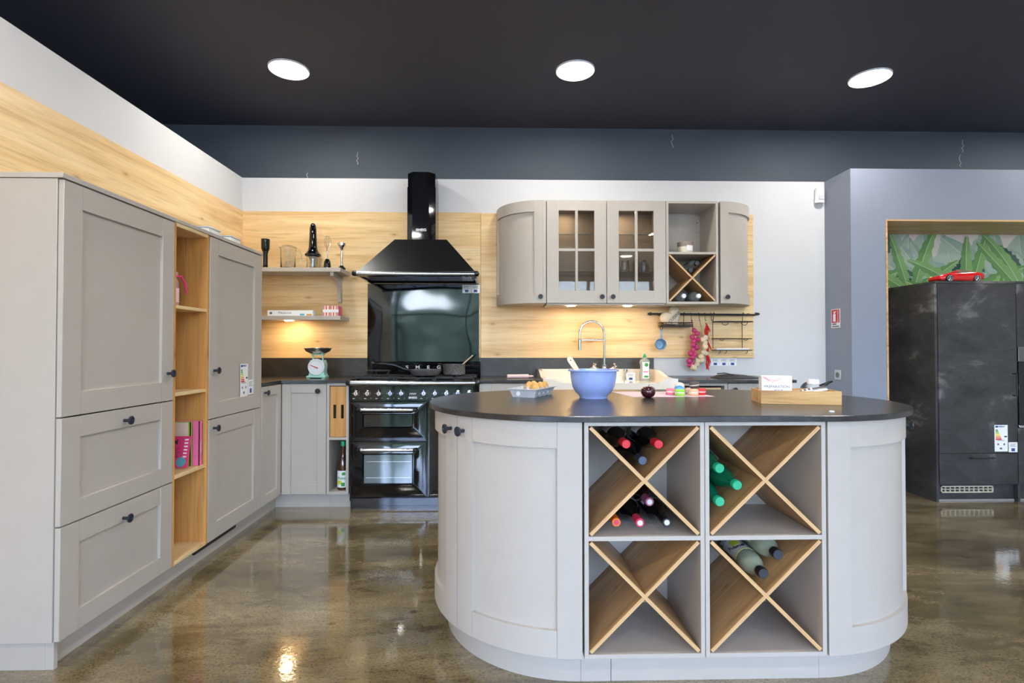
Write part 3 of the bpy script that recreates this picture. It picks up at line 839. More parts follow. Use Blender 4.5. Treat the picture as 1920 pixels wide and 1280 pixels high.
def glazed(x0, x1, kn, label):
    t = thing('glazed_cabinet', label, 'cabinet', ((x0 + x1) / 2, 4.2, WZ_0))
    m = carcass(MB(), Twall, x0, x1, -.022, -.333, WZ_0 + .001, WZ_1 - .001, t=.016)
    build('carcass', m, 'inner_dark', t)
    fw, g = .090, .0016
    a, b = x0 + g, x1 - g
    m = MB()
    obox(m, Twall, a, a + fw, -.02, 0, WZ_0, WZ_1, .001); obox(m, Twall, b - fw, b, -.02, 0, WZ_0, WZ_1, .001)
    obox(m, Twall, a + fw, b - fw, -.02, -.0003, WZ_1 - .077, WZ_1); obox(m, Twall, a + fw, b - fw, -.02, -.0003, WZ_0, WZ_0 + .094)
    d = build('door', m, 'greige', t)
    xm = (a + b) / 2; zm = 1.865
    za, zb = WZ_0 + .094, WZ_1 - .077
    build('mullion', obox(MB(), Twall, xm - .010, xm + .010, -.019, -.001, za, zb, .002), 'greige', d)
    build('mullion', MB().box(a + fw, xm - .0105, 4.0115, 4.0285, zm - .010, zm + .010).box(xm + .0105, b - fw, 4.0115, 4.0285, zm - .010, zm + .010), 'greige', d)
    for u0, u1 in ((a + fw, xm - .0105), (xm + .0105, b - fw)):
        for q0, q1 in ((za, zm - .0105), (zm + .0105, zb)):
            build('pane', B(u0, u1, 4.0185, 4.0215, q0, q1), 'glass', d)
    knob(d, (kn, 4.0085, 1.508), (0, -1, 0))
    for z in (1.70, 1.985):
        gs = build('glass_shelf', B(x0 + .018, x1 - .018, 4.0512, 4.335, z, z + .006), 'glass', t)
        build('polished_edge', B(x0 + .018, x1 - .018, 4.05, 4.0511, z, z + .006), 'glass_edge', gs)
    sp = build('spot', MB().lathe([(0, 0), (.026, 0), (.026, .006), (0, .006)], 20, (xm - .06, 4.2, WZ_1 - .024)), 'spot', t)
    build('spot_ring', MB().lathe([(.0265, 0), (.034, .001), (.034, .006), (.0265, .006), (.0265, 0)], 20, (xm - .06, 4.2, WZ_1 - .0235)), 'steel', sp)
    return t
glazed(.354, .8085, .770, 'glazed greige wall cupboard with empty glass shelves above the tap')
glazed(.8105, 1.262, .852, 'glazed greige wall cupboard with tumblers on a glass shelf')
t = thing('open_wall_cabinet', 'open greige wall cupboard with an oak bottle cross and a white jar', 'cabinet', (1.46, 4.2, WZ_0))
m = carcass(MB(), Twall, 1.264, 1.663, -.001, -.333, WZ_0 - .006, WZ_1, t=.018)
obox(m, Twall, 1.282, 1.645, -.327, -.002, 1.835, 1.852)
build('carcass', m, 'greige', t)
x_rack(t, 1.2822, 1.6448, 1.4742, 1.8348, 4.013, 4.33)
m = MB()
for z in (2.07, 2.11, 2.15): m.lathe([(0, 0), (.006, 0), (.006, -.004), (0, -.004)], 12, (1.62, 4.337, z), axis='y')
build('shelf_pins', m, 'steel', t)['kind'] = 'stuff'
# light boards with warm spots below the wall cupboards
t = thing('light_board', 'oak toned light board with two warm spots under the glazed cupboards', 'light', (.8, 4.2, WZ_0 - .014))
build('board', B(.356, 1.255, 4.03, 4.338, WZ_0 - .013, WZ_0 - .001), 'greige_in', t)
for x, lab in ((.548, 0), (.985, 0)):
    build('spot', MB().lathe([(0, -.005), (.030, -.005), (.030, 0), (0, 0)], 20, (x, 4.085, WZ_0 - .0135)), 'spot', t)

# ------------------------------------------------------------------ range cooker
RX0, RX1, RY = -1.050, -.150, 3.745
RXM = (RX0 + RX1) / 2
t = thing('range_cooker', 'glossy black range cooker with chrome rails and ten chrome knobs', 'cooker', (RXM, 4.04, 0))
build('body', MB().box(RX0 + .004, RX1 - .004, RY + .012, 4.335, .055, .862, b=.002).box(RX0 + .02, RX1 - .02, RY + .02, 4.32, .0, .054), 'enamel', t)
build('skirt', B(RX0 + .012, RX1 - .012, RY + .004, RY + .012, .022, .078, b=.002), 'enamel', t)
hb_ = build('hob', MB().box(RX0, RX1, RY - .012, 4.336, .8625, .884, b=.004), 'enamel_flat', t)
# control panel, leaning slightly back
pz0, pz1 = .752, .862
m = MB().prism([(RY + .012, pz0), (RY - .003, pz0 + .004), (RY - .0055, pz1), (RY + .012, pz1)], RX0, RX1, 'x')
cp = build('control_panel', m, 'enamel', t)
kx = [RXM + d for d in (-.397, -.318, -.239, -.160, -.084, .072, .150, .229, .308, .387)]
for x in kx:
    m = MB().lathe([(0, 0), (.0195, 0), (.0195, .003), (.0165, .006), (.0155, .018), (.0135, .021), (0, .021)], 20)
    m.xf(0, Matrix(((1, 0, 0, x), (0, 0, -1, RY - .0045), (0, 1, 0, .806), (0, 0, 0, 1))))
    k_ = build('control_knob', m, 'chrome', cp)
    build('pointer', MB().prism([(x - .0045, .800), (x + .0045, .800), (x + .003, .832), (x - .003, .832)], RY - .030, RY - .0255, 'y'), 'chrome', k_) if False else None
    build('pointer', B(x - .0042, x + .0042, RY - .031, RY - .0205, .796, .834, b=.003), 'chrome', cp)
m = MB()
for x in kx:
    m.box(x - .024, x - .0165, RY - .0068, RY - .0045, .768, .7725).box(x - .014, x - .010, RY - .0068, RY - .0045, .769, .771).box(x + .020, x + .0225, RY - .0068, RY - .0045, .771, .7735)
    m.box(x - .0285, x - .026, RY - .0062, RY - .0040, .803, .806)
build('symbols', m, 'ink_white', cp)['kind'] = 'stuff'
m = MB().text('SMEG', .019, (RXM - .006, RY - .0068, .775), (1, 0, 0), (0, 0, 1), .0006, bold=.0009, sx=1.25)
build('lettering', m, 'ink_white', cp)
m = MB().box(RXM - .030, RXM + .018, RY - .0058, RY - .0035, .788, .830)
ck_ = build('clock', m, 'enamel_flat', cp)
m = MB()
for k in range(4): m.tube([(RXM - .026 + k * .0115, RY - .0066, .794), (RXM - .026 + k * .0115, RY - .0066, .806), (RXM - .020 + k * .0115, RY - .0066, .808), (RXM - .017 + k * .0115, RY - .0066, .800)], .0012, 5)
build('digits', m, 'clock', ck_)
def rail(parent, x0, x1, y, z, r, cap, name='towel_rail', post=True, ry=0.0):
    d = build(name, MB().lathe([(0, x0), (r, x0), (r, x1), (0, x1)], 18, (0, y, z), axis='x'), 'steel', parent)
    for s, x in ((-1, x0), (1, x1)):
        m = MB().lathe([(0, 0), (r * 1.25, 0), (r * 1.3, cap * .4), (r * 1.05, cap * .8), (0, cap)], 14, (0, 0, 0), axis='x')
        M = Matrix.Translation((x, y, z)) @ Matrix.Diagonal((s, 1, 1, 1)); m.xf(0, M)
        if post: m.box(x + s * cap * .15, x + s * cap * .75, y, y + post, z - r * .8, z + r * .8, b=.002)
        build('end_cap', m, 'black_plastic', d)
    return d
rail(t, RX0 + .02, RX1 - .02, RY - .034, .880, .0165, .036, post=.03)
def oven_door(x0, x1, z0, z1, window, label=None):
    m = MB(); y = RY
    ix0, ix1, iz0, iz1 = x0 + .085, x1 - .085, z0 + .085, z1 - .075
    ox0, ox1, oz0, oz1 = x0 + .028, x1 - .028, z0 + .03, z1 - .022
    def ring(a0, a1, c0, c1, yy, r=0.012, n=4):
        pts = []
        for (cx, cz, st) in ((a1 - r, c1 - r, 0), (a0 + r, c1 - r, 90), (a0 + r, c0 + r, 180), (a1 - r, c0 + r, 270)):
            for k in range(n + 1):
                an = R(st + 90 * k / n); pts.append((cx + r * math.cos(an), yy, cz + r * math.sin(an)))
        return pts
    rs = [ring(x0, x1, z0, z1, y + .012, .003), ring(x0, x1, z0, z1, y + .002, .003), ring(x0 + .004, x1 - .004, z0 + .004, z1 - .004, y - .002, .004),
          ring(ox0, ox1, oz0, oz1, y - .003, .006), ring(ix0, ix1, iz0, iz1, y - .020, .016), ring(ix0 + .006, ix1 - .006, iz0 + .006, iz1 - .006, y - .021, .014),
          ring(ix0 + .014, ix1 - .014, iz0 + .014, iz1 - .014, y - .010, .010)]
    n = len(rs[0])
    for r_ in rs: m.v += r_
    for k in range(len(rs) - 1):
        for i in range(n): m.face([k * n + i, k * n + (i + 1) % n, (k + 1) * n + (i + 1) % n, (k + 1) * n + i])
    m.face([i for i in range(n)]); m.face([(len(rs) - 1) * n + i for i in range(n)])
    d = build('oven_door', m, 'enamel', t, angle=28)
    if window:
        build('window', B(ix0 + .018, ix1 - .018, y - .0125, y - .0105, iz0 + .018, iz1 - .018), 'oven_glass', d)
        w = MB()
        for zz in (iz0 + .055, iz0 + .165): w.box(ix0 + .03, ix1 - .025, y - .0140, y - .0128, zz, zz + .0018)
        build('oven_rack', w, 'steel', d)
    rail(d, ix0 + .004, ix1 - .004, y - .052, z1 - .052, .011, .034, name='handle', post=.05)
xm = -.506
oven_door(RX0 + .008, xm - .002, .476, .748, False)
oven_door(RX0 + .008, xm - .002, .082, .472, True)
oven_door(xm + .002, RX1 - .008, .082, .748, False)
# rear guard with lettering
gd = build('rear_guard', MB().prism([(4.30, .884), (4.292, .900), (4.285, 1.004), (4.296, 1.013), (4.3295, 1.013), (4.3295, .884)], RX0 + .03, RX1 - .005, 'x'), 'enamel', t)
m = MB()
for k, ch in enumerate('SMEG'): m.text(ch, .036, (RXM - .141 + k * .0845, 4.2855, .968), (1, 0, 0), (0, 0, 1), .001, bold=.001, sx=1.25)
build('lettering', m, 'ink_white', gd)
# burners and pan supports
bpos = [(RX0 + .17, 3.90, .036), (RX0 + .17, 4.15, .045), (RXM - .02, 4.03, .060), (RX1 - .17, 3.90, .045), (RX1 - .17, 4.15, .036)]
for x, y, r in bpos:
    bn = build('burner', MB().lathe([(0, .884), (r * 1.2, .884), (r * 1.15, .888), (r * .8, .889), (r * .8, .895), (0, .895)], 20, (x, y, 0)), 'steel_dark', t)
    build('burner_cap', MB().lathe([(0, .8952), (r * .88, .8952), (r * .9, .899), (r * .8, .902), (0, .903)], 20, (x, y, 0)), 'black_iron', bn)
def grate(x0, x1, y0, y1, ctr):
    m = MB(); z = .914; r = .0055
    m.box(x0, x1, y0, y0 + .011, z - .011, z, b=.003).box(x0, x1, y1 - .011, y1, z - .011, z, b=.003)
    m.box(x0, x0 + .011, y0, y1, z - .011, z, b=.003).box(x1 - .011, x1, y0, y1, z - .011, z, b=.003)
    for x in (x0, x1 - .012):
        for y in (y0, y1 - .012): m.box(x, x + .012, y, y + .012, .884, z)
    for cx, cy in ctr:
        for a in (0, 90, 180, 270):
            c, s_ = math.cos(R(a)), math.sin(R(a))
            L = (x1 - cx - .01) if a == 0 else (cx - x0 - .01) if a == 180 else min(.12, (y1 - y0) / (2 * len(ctr)) - .005)
            p0 = (cx + c * .022, cy + s_ * .022); p1 = (cx + c * L, cy + s_ * L)
            m.box(min(p0[0], p1[0]) - .0045, max(p0[0], p1[0]) + .0045, min(p0[1], p1[1]) - .0045, max(p0[1], p1[1]) + .0045, z - .010, z + .002, b=.002)
    build('pan_support', m, 'black_iron', t)
grate(RX0 + .03, RX0 + .31, 3.78, 4.27, [bpos[0][:2], bpos[1][:2]])
grate(RX0 + .315, RX1 - .315, 3.78, 4.27, [bpos[2][:2]])
grate(RX1 - .31, RX1 - .03, 3.78, 4.27, [bpos[3][:2], bpos[4][:2]])
# small raised wok ring over the near burner
m = MB(); wx, wy = RX0 + .165, 3.90
m.tube([(wx + .085 * math.cos(R(a)), wy + .07 * math.sin(R(a)), .958) for a in range(0, 360, 20)], .005, 8, True)
for a in (20, 110, 160, 200, 340, 250):
    c, s_ = math.cos(R(a)), math.sin(R(a))
    m.tube([(wx + .05 * c, wy + .042 * s_, .958), (wx + .088 * c, wy + .073 * s_, .956), (wx + .066 * c, wy + .055 * s_, .921)], .0045, 6)
tag(build('wok_ring', m, 'black_iron'), 'black iron wok ring standing on the near corner burner of the cooker', 'wok ring')
# pans
pan = thing('frying_pan', 'speckled granite frying pan with a long black handle on the middle burner', 'frying pan', (RXM + .045, 4.0, .9165))
px, py, pz = RXM + .045, 4.0, .9165
build('body', MB().lathe([(0, 0), (.092, 0), (.104, .008), (.120, .042), (.1215, .046), (.118, .046), (.102, .011), (.090, .004), (0, .004)], 36, (px, py, pz)), 'granite_pan', pan)
m = MB().tube([(px - .115, py - .01, pz + .040), (px - .16, py - .018, pz + .050), (px - .22, py - .03, pz + .078), (px - .30, py - .045, pz + .090), (px - .335, py - .05, pz + .088)], [.010, .011, .013, .013, .008], 10)
build('handle', m, 'black_plastic', pan)
sx, sy = RX1 - .20, 4.12
pan = thing('saucepan', 'small speckled granite saucepan with black handles on the far burner', 'saucepan', (sx, sy, .9165))
build('body', MB().lathe([(0, 0), (.078, 0), (.084, .006), (.086, .078), (.0885, .082), (.083, .082), (.081, .008), (0, .005)], 36, (sx, sy, pz)), 'granite_pan', pan)
build('handle', MB().tube([(sx + .084, sy, pz + .062), (sx + .11, sy - .01, pz + .066), (sx + .145, sy - .02, pz + .074)], [.007, .008, .009], 8), 'black_plastic', pan)
build('handle', MB().tube([(sx - .084, sy, pz + .066), (sx - .105, sy - .01, pz + .080), (sx - .125, sy - .015, pz + .082)], [.007, .010, .008], 8), 'black_plastic', pan)
m = MB().tube([(sx + .01, sy + .01, pz + .012), (sx + .065, sy - .015, pz + .080), (sx + .145, sy - .05, pz + .150)], [.008, .0055, .005], 8)
m.ball((sx + .005, sy + .012, pz + .016), .018, .014, .008, 10, 6)
tag(build('wooden_spoon', m, 'wood_light'), 'pale wooden spoon leaning in the speckled saucepan', 'spoon')

# black steel splashback, slightly buckled
m = MB(); nx, nz = 28, 22
X0, X1, SZ0, SZ1 = -1.068, -.168, .899, 1.642
def bulge(u, v):
    return .0020 * math.sin(2.1 * math.pi * u + .6) * math.sin(math.pi * v) + .0012 * math.sin(3.3 * math.pi * v + 1.1 + u)
for j in range(nz + 1):
    for i in range(nx + 1):
        u, v = i / nx, j / nz
        m.v.append((X0 + (X1 - X0) * u, 4.3385 - .0035 - bulge(u, v) * min(1, 8 * u, 8 * (1 - u)), SZ0 + (SZ1 - SZ0) * v))
for j in range(nz):
    for i in range(nx):
        a = j * (nx + 1) + i; m.face([a, a + 1, a + nx + 2, a + nx + 1])
o = len(m.v); m.box(X0, X1, 4.3392, 4.3432, SZ0, SZ1)
sp = tag(build('splashback', m, 'enamel', angle=60), 'mirror black steel splashback between the cooker and the hood', 'splashback')

# ------------------------------------------------------------------ hood
t = thing('cooker_hood', 'black chimney cooker hood with a chrome front rail', 'hood', (-.604, 4.1, 1.64))
hx0, hx1 = -1.035, -.172; hy = 3.868; hz = 1.668
a = [(hx0, hy, hz), (hx1, hy, hz), (hx1, 4.343, hz), (hx0, 4.343, hz)]
tx0, tx1, ty, tz = -.802, -.406, 4.085, 1.952
b = [(tx0, ty, tz), (tx1, ty, tz), (tx1, 4.343, tz), (tx0, 4.343, tz)]
m = MB()
m.add(a + b, [(0, 1, 5, 4), (1, 2, 6, 5), (2, 3, 7, 6), (3, 0, 4, 7), (4, 5, 6, 7), (0, 3, 2, 1)])
build('canopy', m, 'enamel_flat', t)
m = MB().box(hx0 - .002, hx1 + .002, hy - .002, hy + .018, 1.640, hz).box(hx0 - .002, hx0 + .016, hy + .018, 4.343, 1.640, hz).box(hx1 - .016, hx1 + .002, hy + .018, 4.343, 1.640, hz).box(hx0 + .016, hx1 - .016, 4.30, 4.343, 1.646, hz)
build('rim', m, 'enamel', t)
for k in range(3):
    w = (hx1 - hx0 - .05) / 3; x = hx0 + .025 + k * w
    f_ = build('filter', B(x + .004, x + w - .004, hy + .03, 4.22, 1.652, 1.660, b=.001), 'steel_dark', t)
    m = MB()
    for j in range(22): m.box(x + .012 + j * (w - .024) / 22, x + .012 + (j + .45) * (w - .024) / 22, hy + .04, 4.21, 1.6500, 1.6523)
    build('mesh_bars', m, 'steel', f_)['kind'] = 'stuff'
    build('filter_latch', B(x + w / 2 - .02, x + w / 2 + .02, hy + .045, hy + .06, 1.643, 1.6498, b=.002), 'chrome', f_)
rail(t, hx0 + .008, hx1 - .010, hy - .024, 1.657, .0165, .036, name='front_rail', post=.02)
def octo(x0, x1, y0, y1, c): return [(x0, y1), (x0, y0 + c), (x0 + c, y0), (x1 - c, y0), (x1, y0 + c), (x1, y1)]
build('chimney', MB().prism(octo(-.718, -.498, 4.10, 4.343, .045), 1.9525, 2.372, 'z'), 'enamel', t, angle=25)
build('chimney_sleeve', MB().prism(octo(-.714, -.502, 4.104, 4.343, .045), 2.3725, 2.478, 'z'), 'enamel', t, angle=25)
build('lettering', MB().text('SMEG', .026, (-.604, 4.0985, 2.028), (1, 0, 0), (0, 0, 1), .001, bold=.0011, sx=1.25), 'ink_white', t)

# ------------------------------------------------------------------ cards and labels
def card(name, label, T, u, z, w, h, rot=0, cat='card', group=None):
    """white price card with a small blue square; T maps (u, n, z)"""
    t = thing(name, label, cat, T(u, 0, z), group)
    build('sheet', obox(MB(), T, u - w / 2, u + w / 2, .0006, .0016, z, z + h), 'white', t)
    build('print', obox(MB(), T, u - w * .20, u + w * .20, .0017, .0022, z + h * .10, z + h * .40), 'blue_sq', t)
    m = MB()
    for k in range(3): obox(m, T, u - w * .34, u + w * (.34 - .12 * (k % 2)), .0017, .0021, z + h * (.56 + .12 * k), z + h * (.60 + .12 * k))
    build('text_lines', m, 'ink', t)
    return t
def energy_label(label, T, u0, u1, z0, z1):
    t = thing('energy_label', label, 'label', T((u0 + u1) / 2, 0, z0))
    w, h = u1 - u0, z1 - z0
    build('sheet', obox(MB(), T, u0, u1, .0006, .0016, z0, z1), 'white', t)
    build('header', obox(MB(), T, u0 + w * .06, u0 + w * .26, .0017, .0022, z1 - h * .095, z1 - h * .03), 'blue_sq', t)
    ux = Vector(T(1, 0, 0)) - Vector(T(0, 0, 0))
    build('header_text', MB().text('ENERGY', h * .07, Vector(T(u0 + w * .54, .0019, z1 - h * .063)), ux, (0, 0, 1), .0002, bold=.0005), 'blue_sq', t)
    cols = [(0, 140, 70), (76, 170, 60), (180, 205, 50), (245, 230, 50), (250, 180, 50), (235, 110, 40), (215, 40, 40)]
    for k, c in enumerate(cols):
        zz = z1 - h * (.17 + .058 * k)
        m = MB(); wd = w * (.16 + .05 * k)
        obox(m, T, u0 + w * .08, u0 + w * .08 + wd, .0017, .0022, zz - h * .044, zz)
        build('arrow', m, mc('energy arrow %d' % k, c), t)
    build('class_mark', obox(MB(), T, u0 + w * .74, u0 + w * .93, .0017, .0022, z1 - h * .46, z1 - h * .41), 'ink_dark', t)
    m = MB()
    obox(m, T, u0 + w * .2, u0 + w * .75, .0017, .0021, z1 - h * .595, z1 - h * .58); obox(m, T, u0 + w * .2, u0 + w * .32, .0017, .0021, z1 - h * .76, z1 - h * .69)
    obox(m, T, u0 + w * .66, u0 + w * .78, .0017, .0021, z1 - h * .76, z1 - h * .69); obox(m, T, u0 + w * .38, u0 + w * .56, .0017, .0021, z1 - h * .92, z1 - h * .85)
    build('pictograms', m, 'ink', t)['kind'] = 'stuff'
def Tl8(u, n, z): return (XF - .0075 + n, u, z)
def Tl0(u, n, z): return (XF + n, u, z)
energy_label('white energy label with coloured bars on the tall greige cabinet door', Tl8, 3.178, 3.272, .832, 1.026)
card('price_card', 'small white card beside the energy label on the tall greige door', Tl8, 3.308, .838, .062, .09)
# the two cards on the hood
def Thood(u, n, z): return (u, 3.93 - n, z)
def Tsp(u, n, z): return (u, 4.3290 - n, z)
card('price_card', 'white price card on the splashback under the hood, next to the cooker side', Tsp, -.268, 1.568, .07, .068)
card('price_card', 'white price card on the splashback under the hood, at the outer corner', Tsp, -.196, 1.568, .07, .068)
def Tw(u, n, z): return (u, YB - n, z)
for u, lab in ((1.776, 'first of three white price cards on the wall, nearest the chili string'), (1.848, 'middle of three white price cards on the wall under the oak panel'), (1.920, 'last of three white price cards on the wall, furthest from the chilis')):
    card('price_card', lab, Tw, u, .975, .070, .066)

# ------------------------------------------------------------------ wall shelves
def shelf(z0, z1, label):
    t = thing('wall_shelf', label, 'shelf', (-1.64, 4.22, z0))
    build('board', B(XL + .0125, -1.218, 4.10, 4.343, z0, z1, b=.001), 'greige', t)
    return t
SU, SLW = 1.737, 1.368
t = shelf(1.706, SU, 'upper greige wall shelf with a curved bracket, holding blender parts')
m = MB()
prof = [(4.343, 1.705), (4.115, 1.705), (4.115, 1.675), (4.15, 1.67)]
for k in range(9):
    a_ = R(90 - 78 * k / 8); prof.append((4.165 + .135 * math.cos(a_), 1.53 + .135 * math.sin(a_)))
prof += [(4.308, 1.49), (4.343, 1.49)]
m.prism(prof, -1.300, -1.275, 'x')
build('bracket', m, 'greige', t)
t = shelf(1.338, SLW, 'lower greige wall shelf with a warm spot underneath, holding two boxes')
build('spot', MB().lathe([(0, -.005), (.032, -.005), (.032, 0), (0, 0)], 20, (-1.640, 4.19, 1.3378)), 'spot', t)

# items on the upper shelf
def lathe_thing(name, label, cat, loc, parts, group=None, n=28):
    t = thing(name, label, cat, loc, group)
    for pn, prof, mat in parts: build(pn, MB().lathe(prof, n, loc), mat, t)
    return t
y = 4.2
lathe_thing('blender_shaft', 'black blender shaft standing upside down at the tall cabinet end of the shelf', 'blender', (-1.83, y, SU),
            [('foot', [(0, 0), (.046, 0), (.046, .006), (.020, .016), (.017, .03), (0, .03)], 'enamel'), ('shaft', [(0, .03), (.017, .03), (.017, .12), (.022, .14), (0, .14)], 'black_plastic'),
             ('cup', [(0, .14), (.022, .14), (.031, .16), (.032, .235), (.029, .235), (.028, .165), (0, .150)], 'enamel')])
t = thing('glass_jug', 'clear lidded glass jug with a handle on the upper shelf', 'jug', (-1.655, y, SU))
jl = (-1.655, y, SU)
build('body', MB().lathe([(0, .004), (.050, .002), (.055, .010), (.056, .15), (.058, .165), (.0555, .165), (.053, .15), (.052, .012), (0, .010)], 28, jl), 'glass_obj', t)
build('lid', MB().lathe([(0, .168), (.066, .166), (.068, .172), (.05, .182), (.02, .184), (0, .184)], 28, jl), 'glass_obj', t)
build('handle', MB().tube([(jl[0] + .055, y, SU + .15), (jl[0] + .085, y, SU + .145), (jl[0] + .105, y, SU + .115), (jl[0] + .102, y, SU + .07), (jl[0] + .098, y, SU + .05)], .006, 8), 'glass_obj', t)
build('juicer_cone', MB().lathe([(0, .012), (.034, .012), (.028, .04), (.012, .064), (0, .068)], 14, jl), 'glass_obj', t)
lathe_thing('hand_blender', 'tall glossy black hand blender standing on a clear beaker', 'blender', (-1.462, y, SU),
            [('beaker', [(0, .002), (.045, .0), (.047, .006), (.047, .09), (.045, .09), (.045, .006), (0, .004)], 'glass_obj'),
             ('coupling', [(0, .006), (.022, .006), (.020, .07), (.035, .098), (0, .098)], 'alu'),
             ('body', [(0, .0985), (.050, .0985), (.060, .106), (.061, .116), (.050, .128), (.037, .146), (.031, .175), (.027, .26), (.025, .32), (.020, .348), (.010, .360), (0, .362)], 'enamel')])
t = thing('whisk', 'wire whisk attachment with a black base on the upper shelf', 'whisk', (-1.35, y, SU))
wl_ = (-1.35, y, SU)
build('base', MB().lathe([(0, 0), (.026, 0), (.028, .02), (.024, .06), (.013, .082), (0, .086)], 20, wl_), 'enamel', t)
build('stem', MB().lathe([(0, .086), (.003, .086), (.003, .125), (.0075, .13), (.0075, .15), (0, .155)], 10, wl_), 'chrome', t)
for k in range(4):
    a_ = math.pi * k / 4; c, s_ = math.cos(a_), math.sin(a_)
    pts = [(wl_[0] + c * w, y + s_ * w, SU + h) for w, h in ((-.004, .150), (-.020, .19), (-.027, .225), (-.018, .253), (0, .262), (.018, .253), (.027, .225), (.020, .19), (.004, .150))]
    build('wire', MB().tube(pts, .0011, 5), 'chrome', t)
lathe_thing('blending_attachment', 'steel blending foot standing upside down near the shelf bracket', 'blender', (-1.238, y, SU),
            [('base', [(0, 0), (.030, 0), (.031, .008), (.020, .022), (.011, .032), (0, .034)], 'enamel'), ('tube', [(0, .034), (.0095, .034), (.0095, .155), (0, .155)], 'chrome'),
             ('bell', [(0, .155), (.010, .155), (.016, .172), (.032, .188), (.033, .205), (.030, .205), (.028, .19), (.012, .178), (0, .176)], 'chrome')])
# boxes on the lower shelf
t = thing('long_box', 'long white cardboard box with faint print on the lower shelf', 'box', (-1.62, 4.19, SLW))
build('carton', B(-1.795, -1.445, 4.16, 4.22, SLW, SLW + .046, b=.001), 'white', t)
build('lettering', MB().text('Macarons', .026, (-1.66, 4.1595, SLW + .026), (1, 0, 0), (0, 0, 1), .0003), 'ink', t)
m = MB().mat(0).lathe([(0, 0), (.010, 0), (.010, -.0008), (0, -.0008)], 14, (-1.768, 4.1598, SLW + .024), axis='y').mat(1).box(-1.545, -1.51, 4.1592, 4.1599, SLW + .006, SLW + .020).mat(2).box(-1.495, -1.455, 4.1592, 4.1599, SLW + .006, SLW + .018)
build('print', m, ['ink', 'teal', 'yellow'], t)
t = thing('striped_box', 'small box with pink and orange stripes on the lower shelf', 'box', (-1.306, 4.19, SLW))
st = stripes('candy stripes', [(236, 96, 128), (250, 240, 236), (240, 140, 70), (214, 70, 120), (250, 240, 236), (246, 190, 90), (236, 96, 128), (150, 190, 200)], 'x', 18.0)
build('carton', B(-1.366, -1.246, 4.15, 4.24, SLW, SLW + .080, b=.001), st, t)
build('label_band', B(-1.366, -1.246, 4.1488, 4.1498, SLW + .030, SLW + .052), 'white', t)
build('lettering', MB().text('E', .02, (-1.306, 4.1485, SLW + .067), (1, 0, 0), (0, 0, 1), .0003), 'red_sign', t)

# ------------------------------------------------------------------ kitchen scale
sl_ = (-1.358, 4.02, WT1)
t = thing('kitchen_scale', 'mint green kitchen scale with a round dial and steel bowl', 'scale', sl_)
x, y, z = sl_
m = MB().box(x - .070, x + .070, y - .055, y + .055, z + .004, z + .020, b=.006).box(x - .065, x - .045, y - .05, y + .05, z, z + .004).box(x + .045, x + .065, y - .05, y + .05, z, z + .004)
m.prism([(x - .060, z + .02), (x + .060, z + .02), (x + .052, z + .05), (x + .058, z + .10), (x + .045, z + .135), (x - .045, z + .135), (x - .058, z + .10), (x - .052, z + .05)], y - .030, y + .045, 'y')
build('body', m, 'mint', t)
d = build('dial', MB().lathe([(0, 0), (.060, 0), (.060, -.014), (.056, -.016), (.054, -.010), (0, -.010)], 32, (x, y - .030, z + .085), axis='y'), 'white_plastic', t)
m = MB().prism([(x - .045, z + .098), (x - .044, z + .101), (x + .016, z + .079), (x + .012, z + .071)], y - .0435, y - .0415, 'y')
build('needle', m, 'red_sign', d)
m = MB()
for k in range(24):
    a_ = R(15 * k); c, s_ = math.cos(a_), math.sin(a_)
    m.tube([(x + .044 * c, y - .0405, z + .085 + .044 * s_), (x + .050 * c, y - .0405, z + .085 + .050 * s_)], .0008, 4)
build('tick_marks', m, 'ink', d)['kind'] = 'stuff'
build('bowl_support', MB().box(x - .040, x - .032, y - .006, y + .006, z + .13, z + .18).box(x + .032, x + .040, y - .006, y + .006, z + .13, z + .18).box(x - .045, x + .045, y - .02, y + .02, z + .172, z + .182, b=.003), 'mint', t)
build('bowl', MB().lathe([(0, .182), (.050, .183), (.085, .200), (.100, .222), (.104, .223), (.100, .227), (.083, .206), (.048, .188), (0, .187)], 36, sl_), 'steel', t)
# syrup bottle in the niche
bl = (-1.115, YF + .075, .121)
t = thing('syrup_bottle', 'dark syrup bottle with a green cap and lemon label in the open niche', 'bottle', bl)
build('glass', MB().lathe([(0, 0), (.036, 0), (.038, .006), (.038, .145), (.033, .185), (.020, .225), (.0145, .255), (.013, .305), (0, .305)], 26, bl), 'syrup', t)
build('cap', MB().lathe([(0, .305), (.016, .305), (.016, .336), (.014, .340), (0, .340)], 18, bl), 'green_cap', t)
lb = build('label', MB().arc(bl[0], bl[1], .0382, .0388, 205, 325, bl[2] + .018, bl[2] + .135, 18), 'white', t)
m = MB().arc(bl[0], bl[1], .0389, .0393, 220, 275, bl[2] + .040, bl[2] + .066, 8); build('lemon_print', m, 'yellow_g', lb)
m = MB().arc(bl[0], bl[1], .0389, .0393, 268, 305, bl[2] + .026, bl[2] + .052, 6).arc(bl[0], bl[1], .0389, .0393, 275, 310, bl[2] + .104, bl[2] + .124, 6); build('leaf_print', m, 'green', lb)
build('lettering', MB().text('Pulco', .026, (bl[0] + .003, bl[1] - .0402, bl[2] + .084), (1, 0, 0), (0, 0, 1), .0005, bold=.0003), 'green', lb)

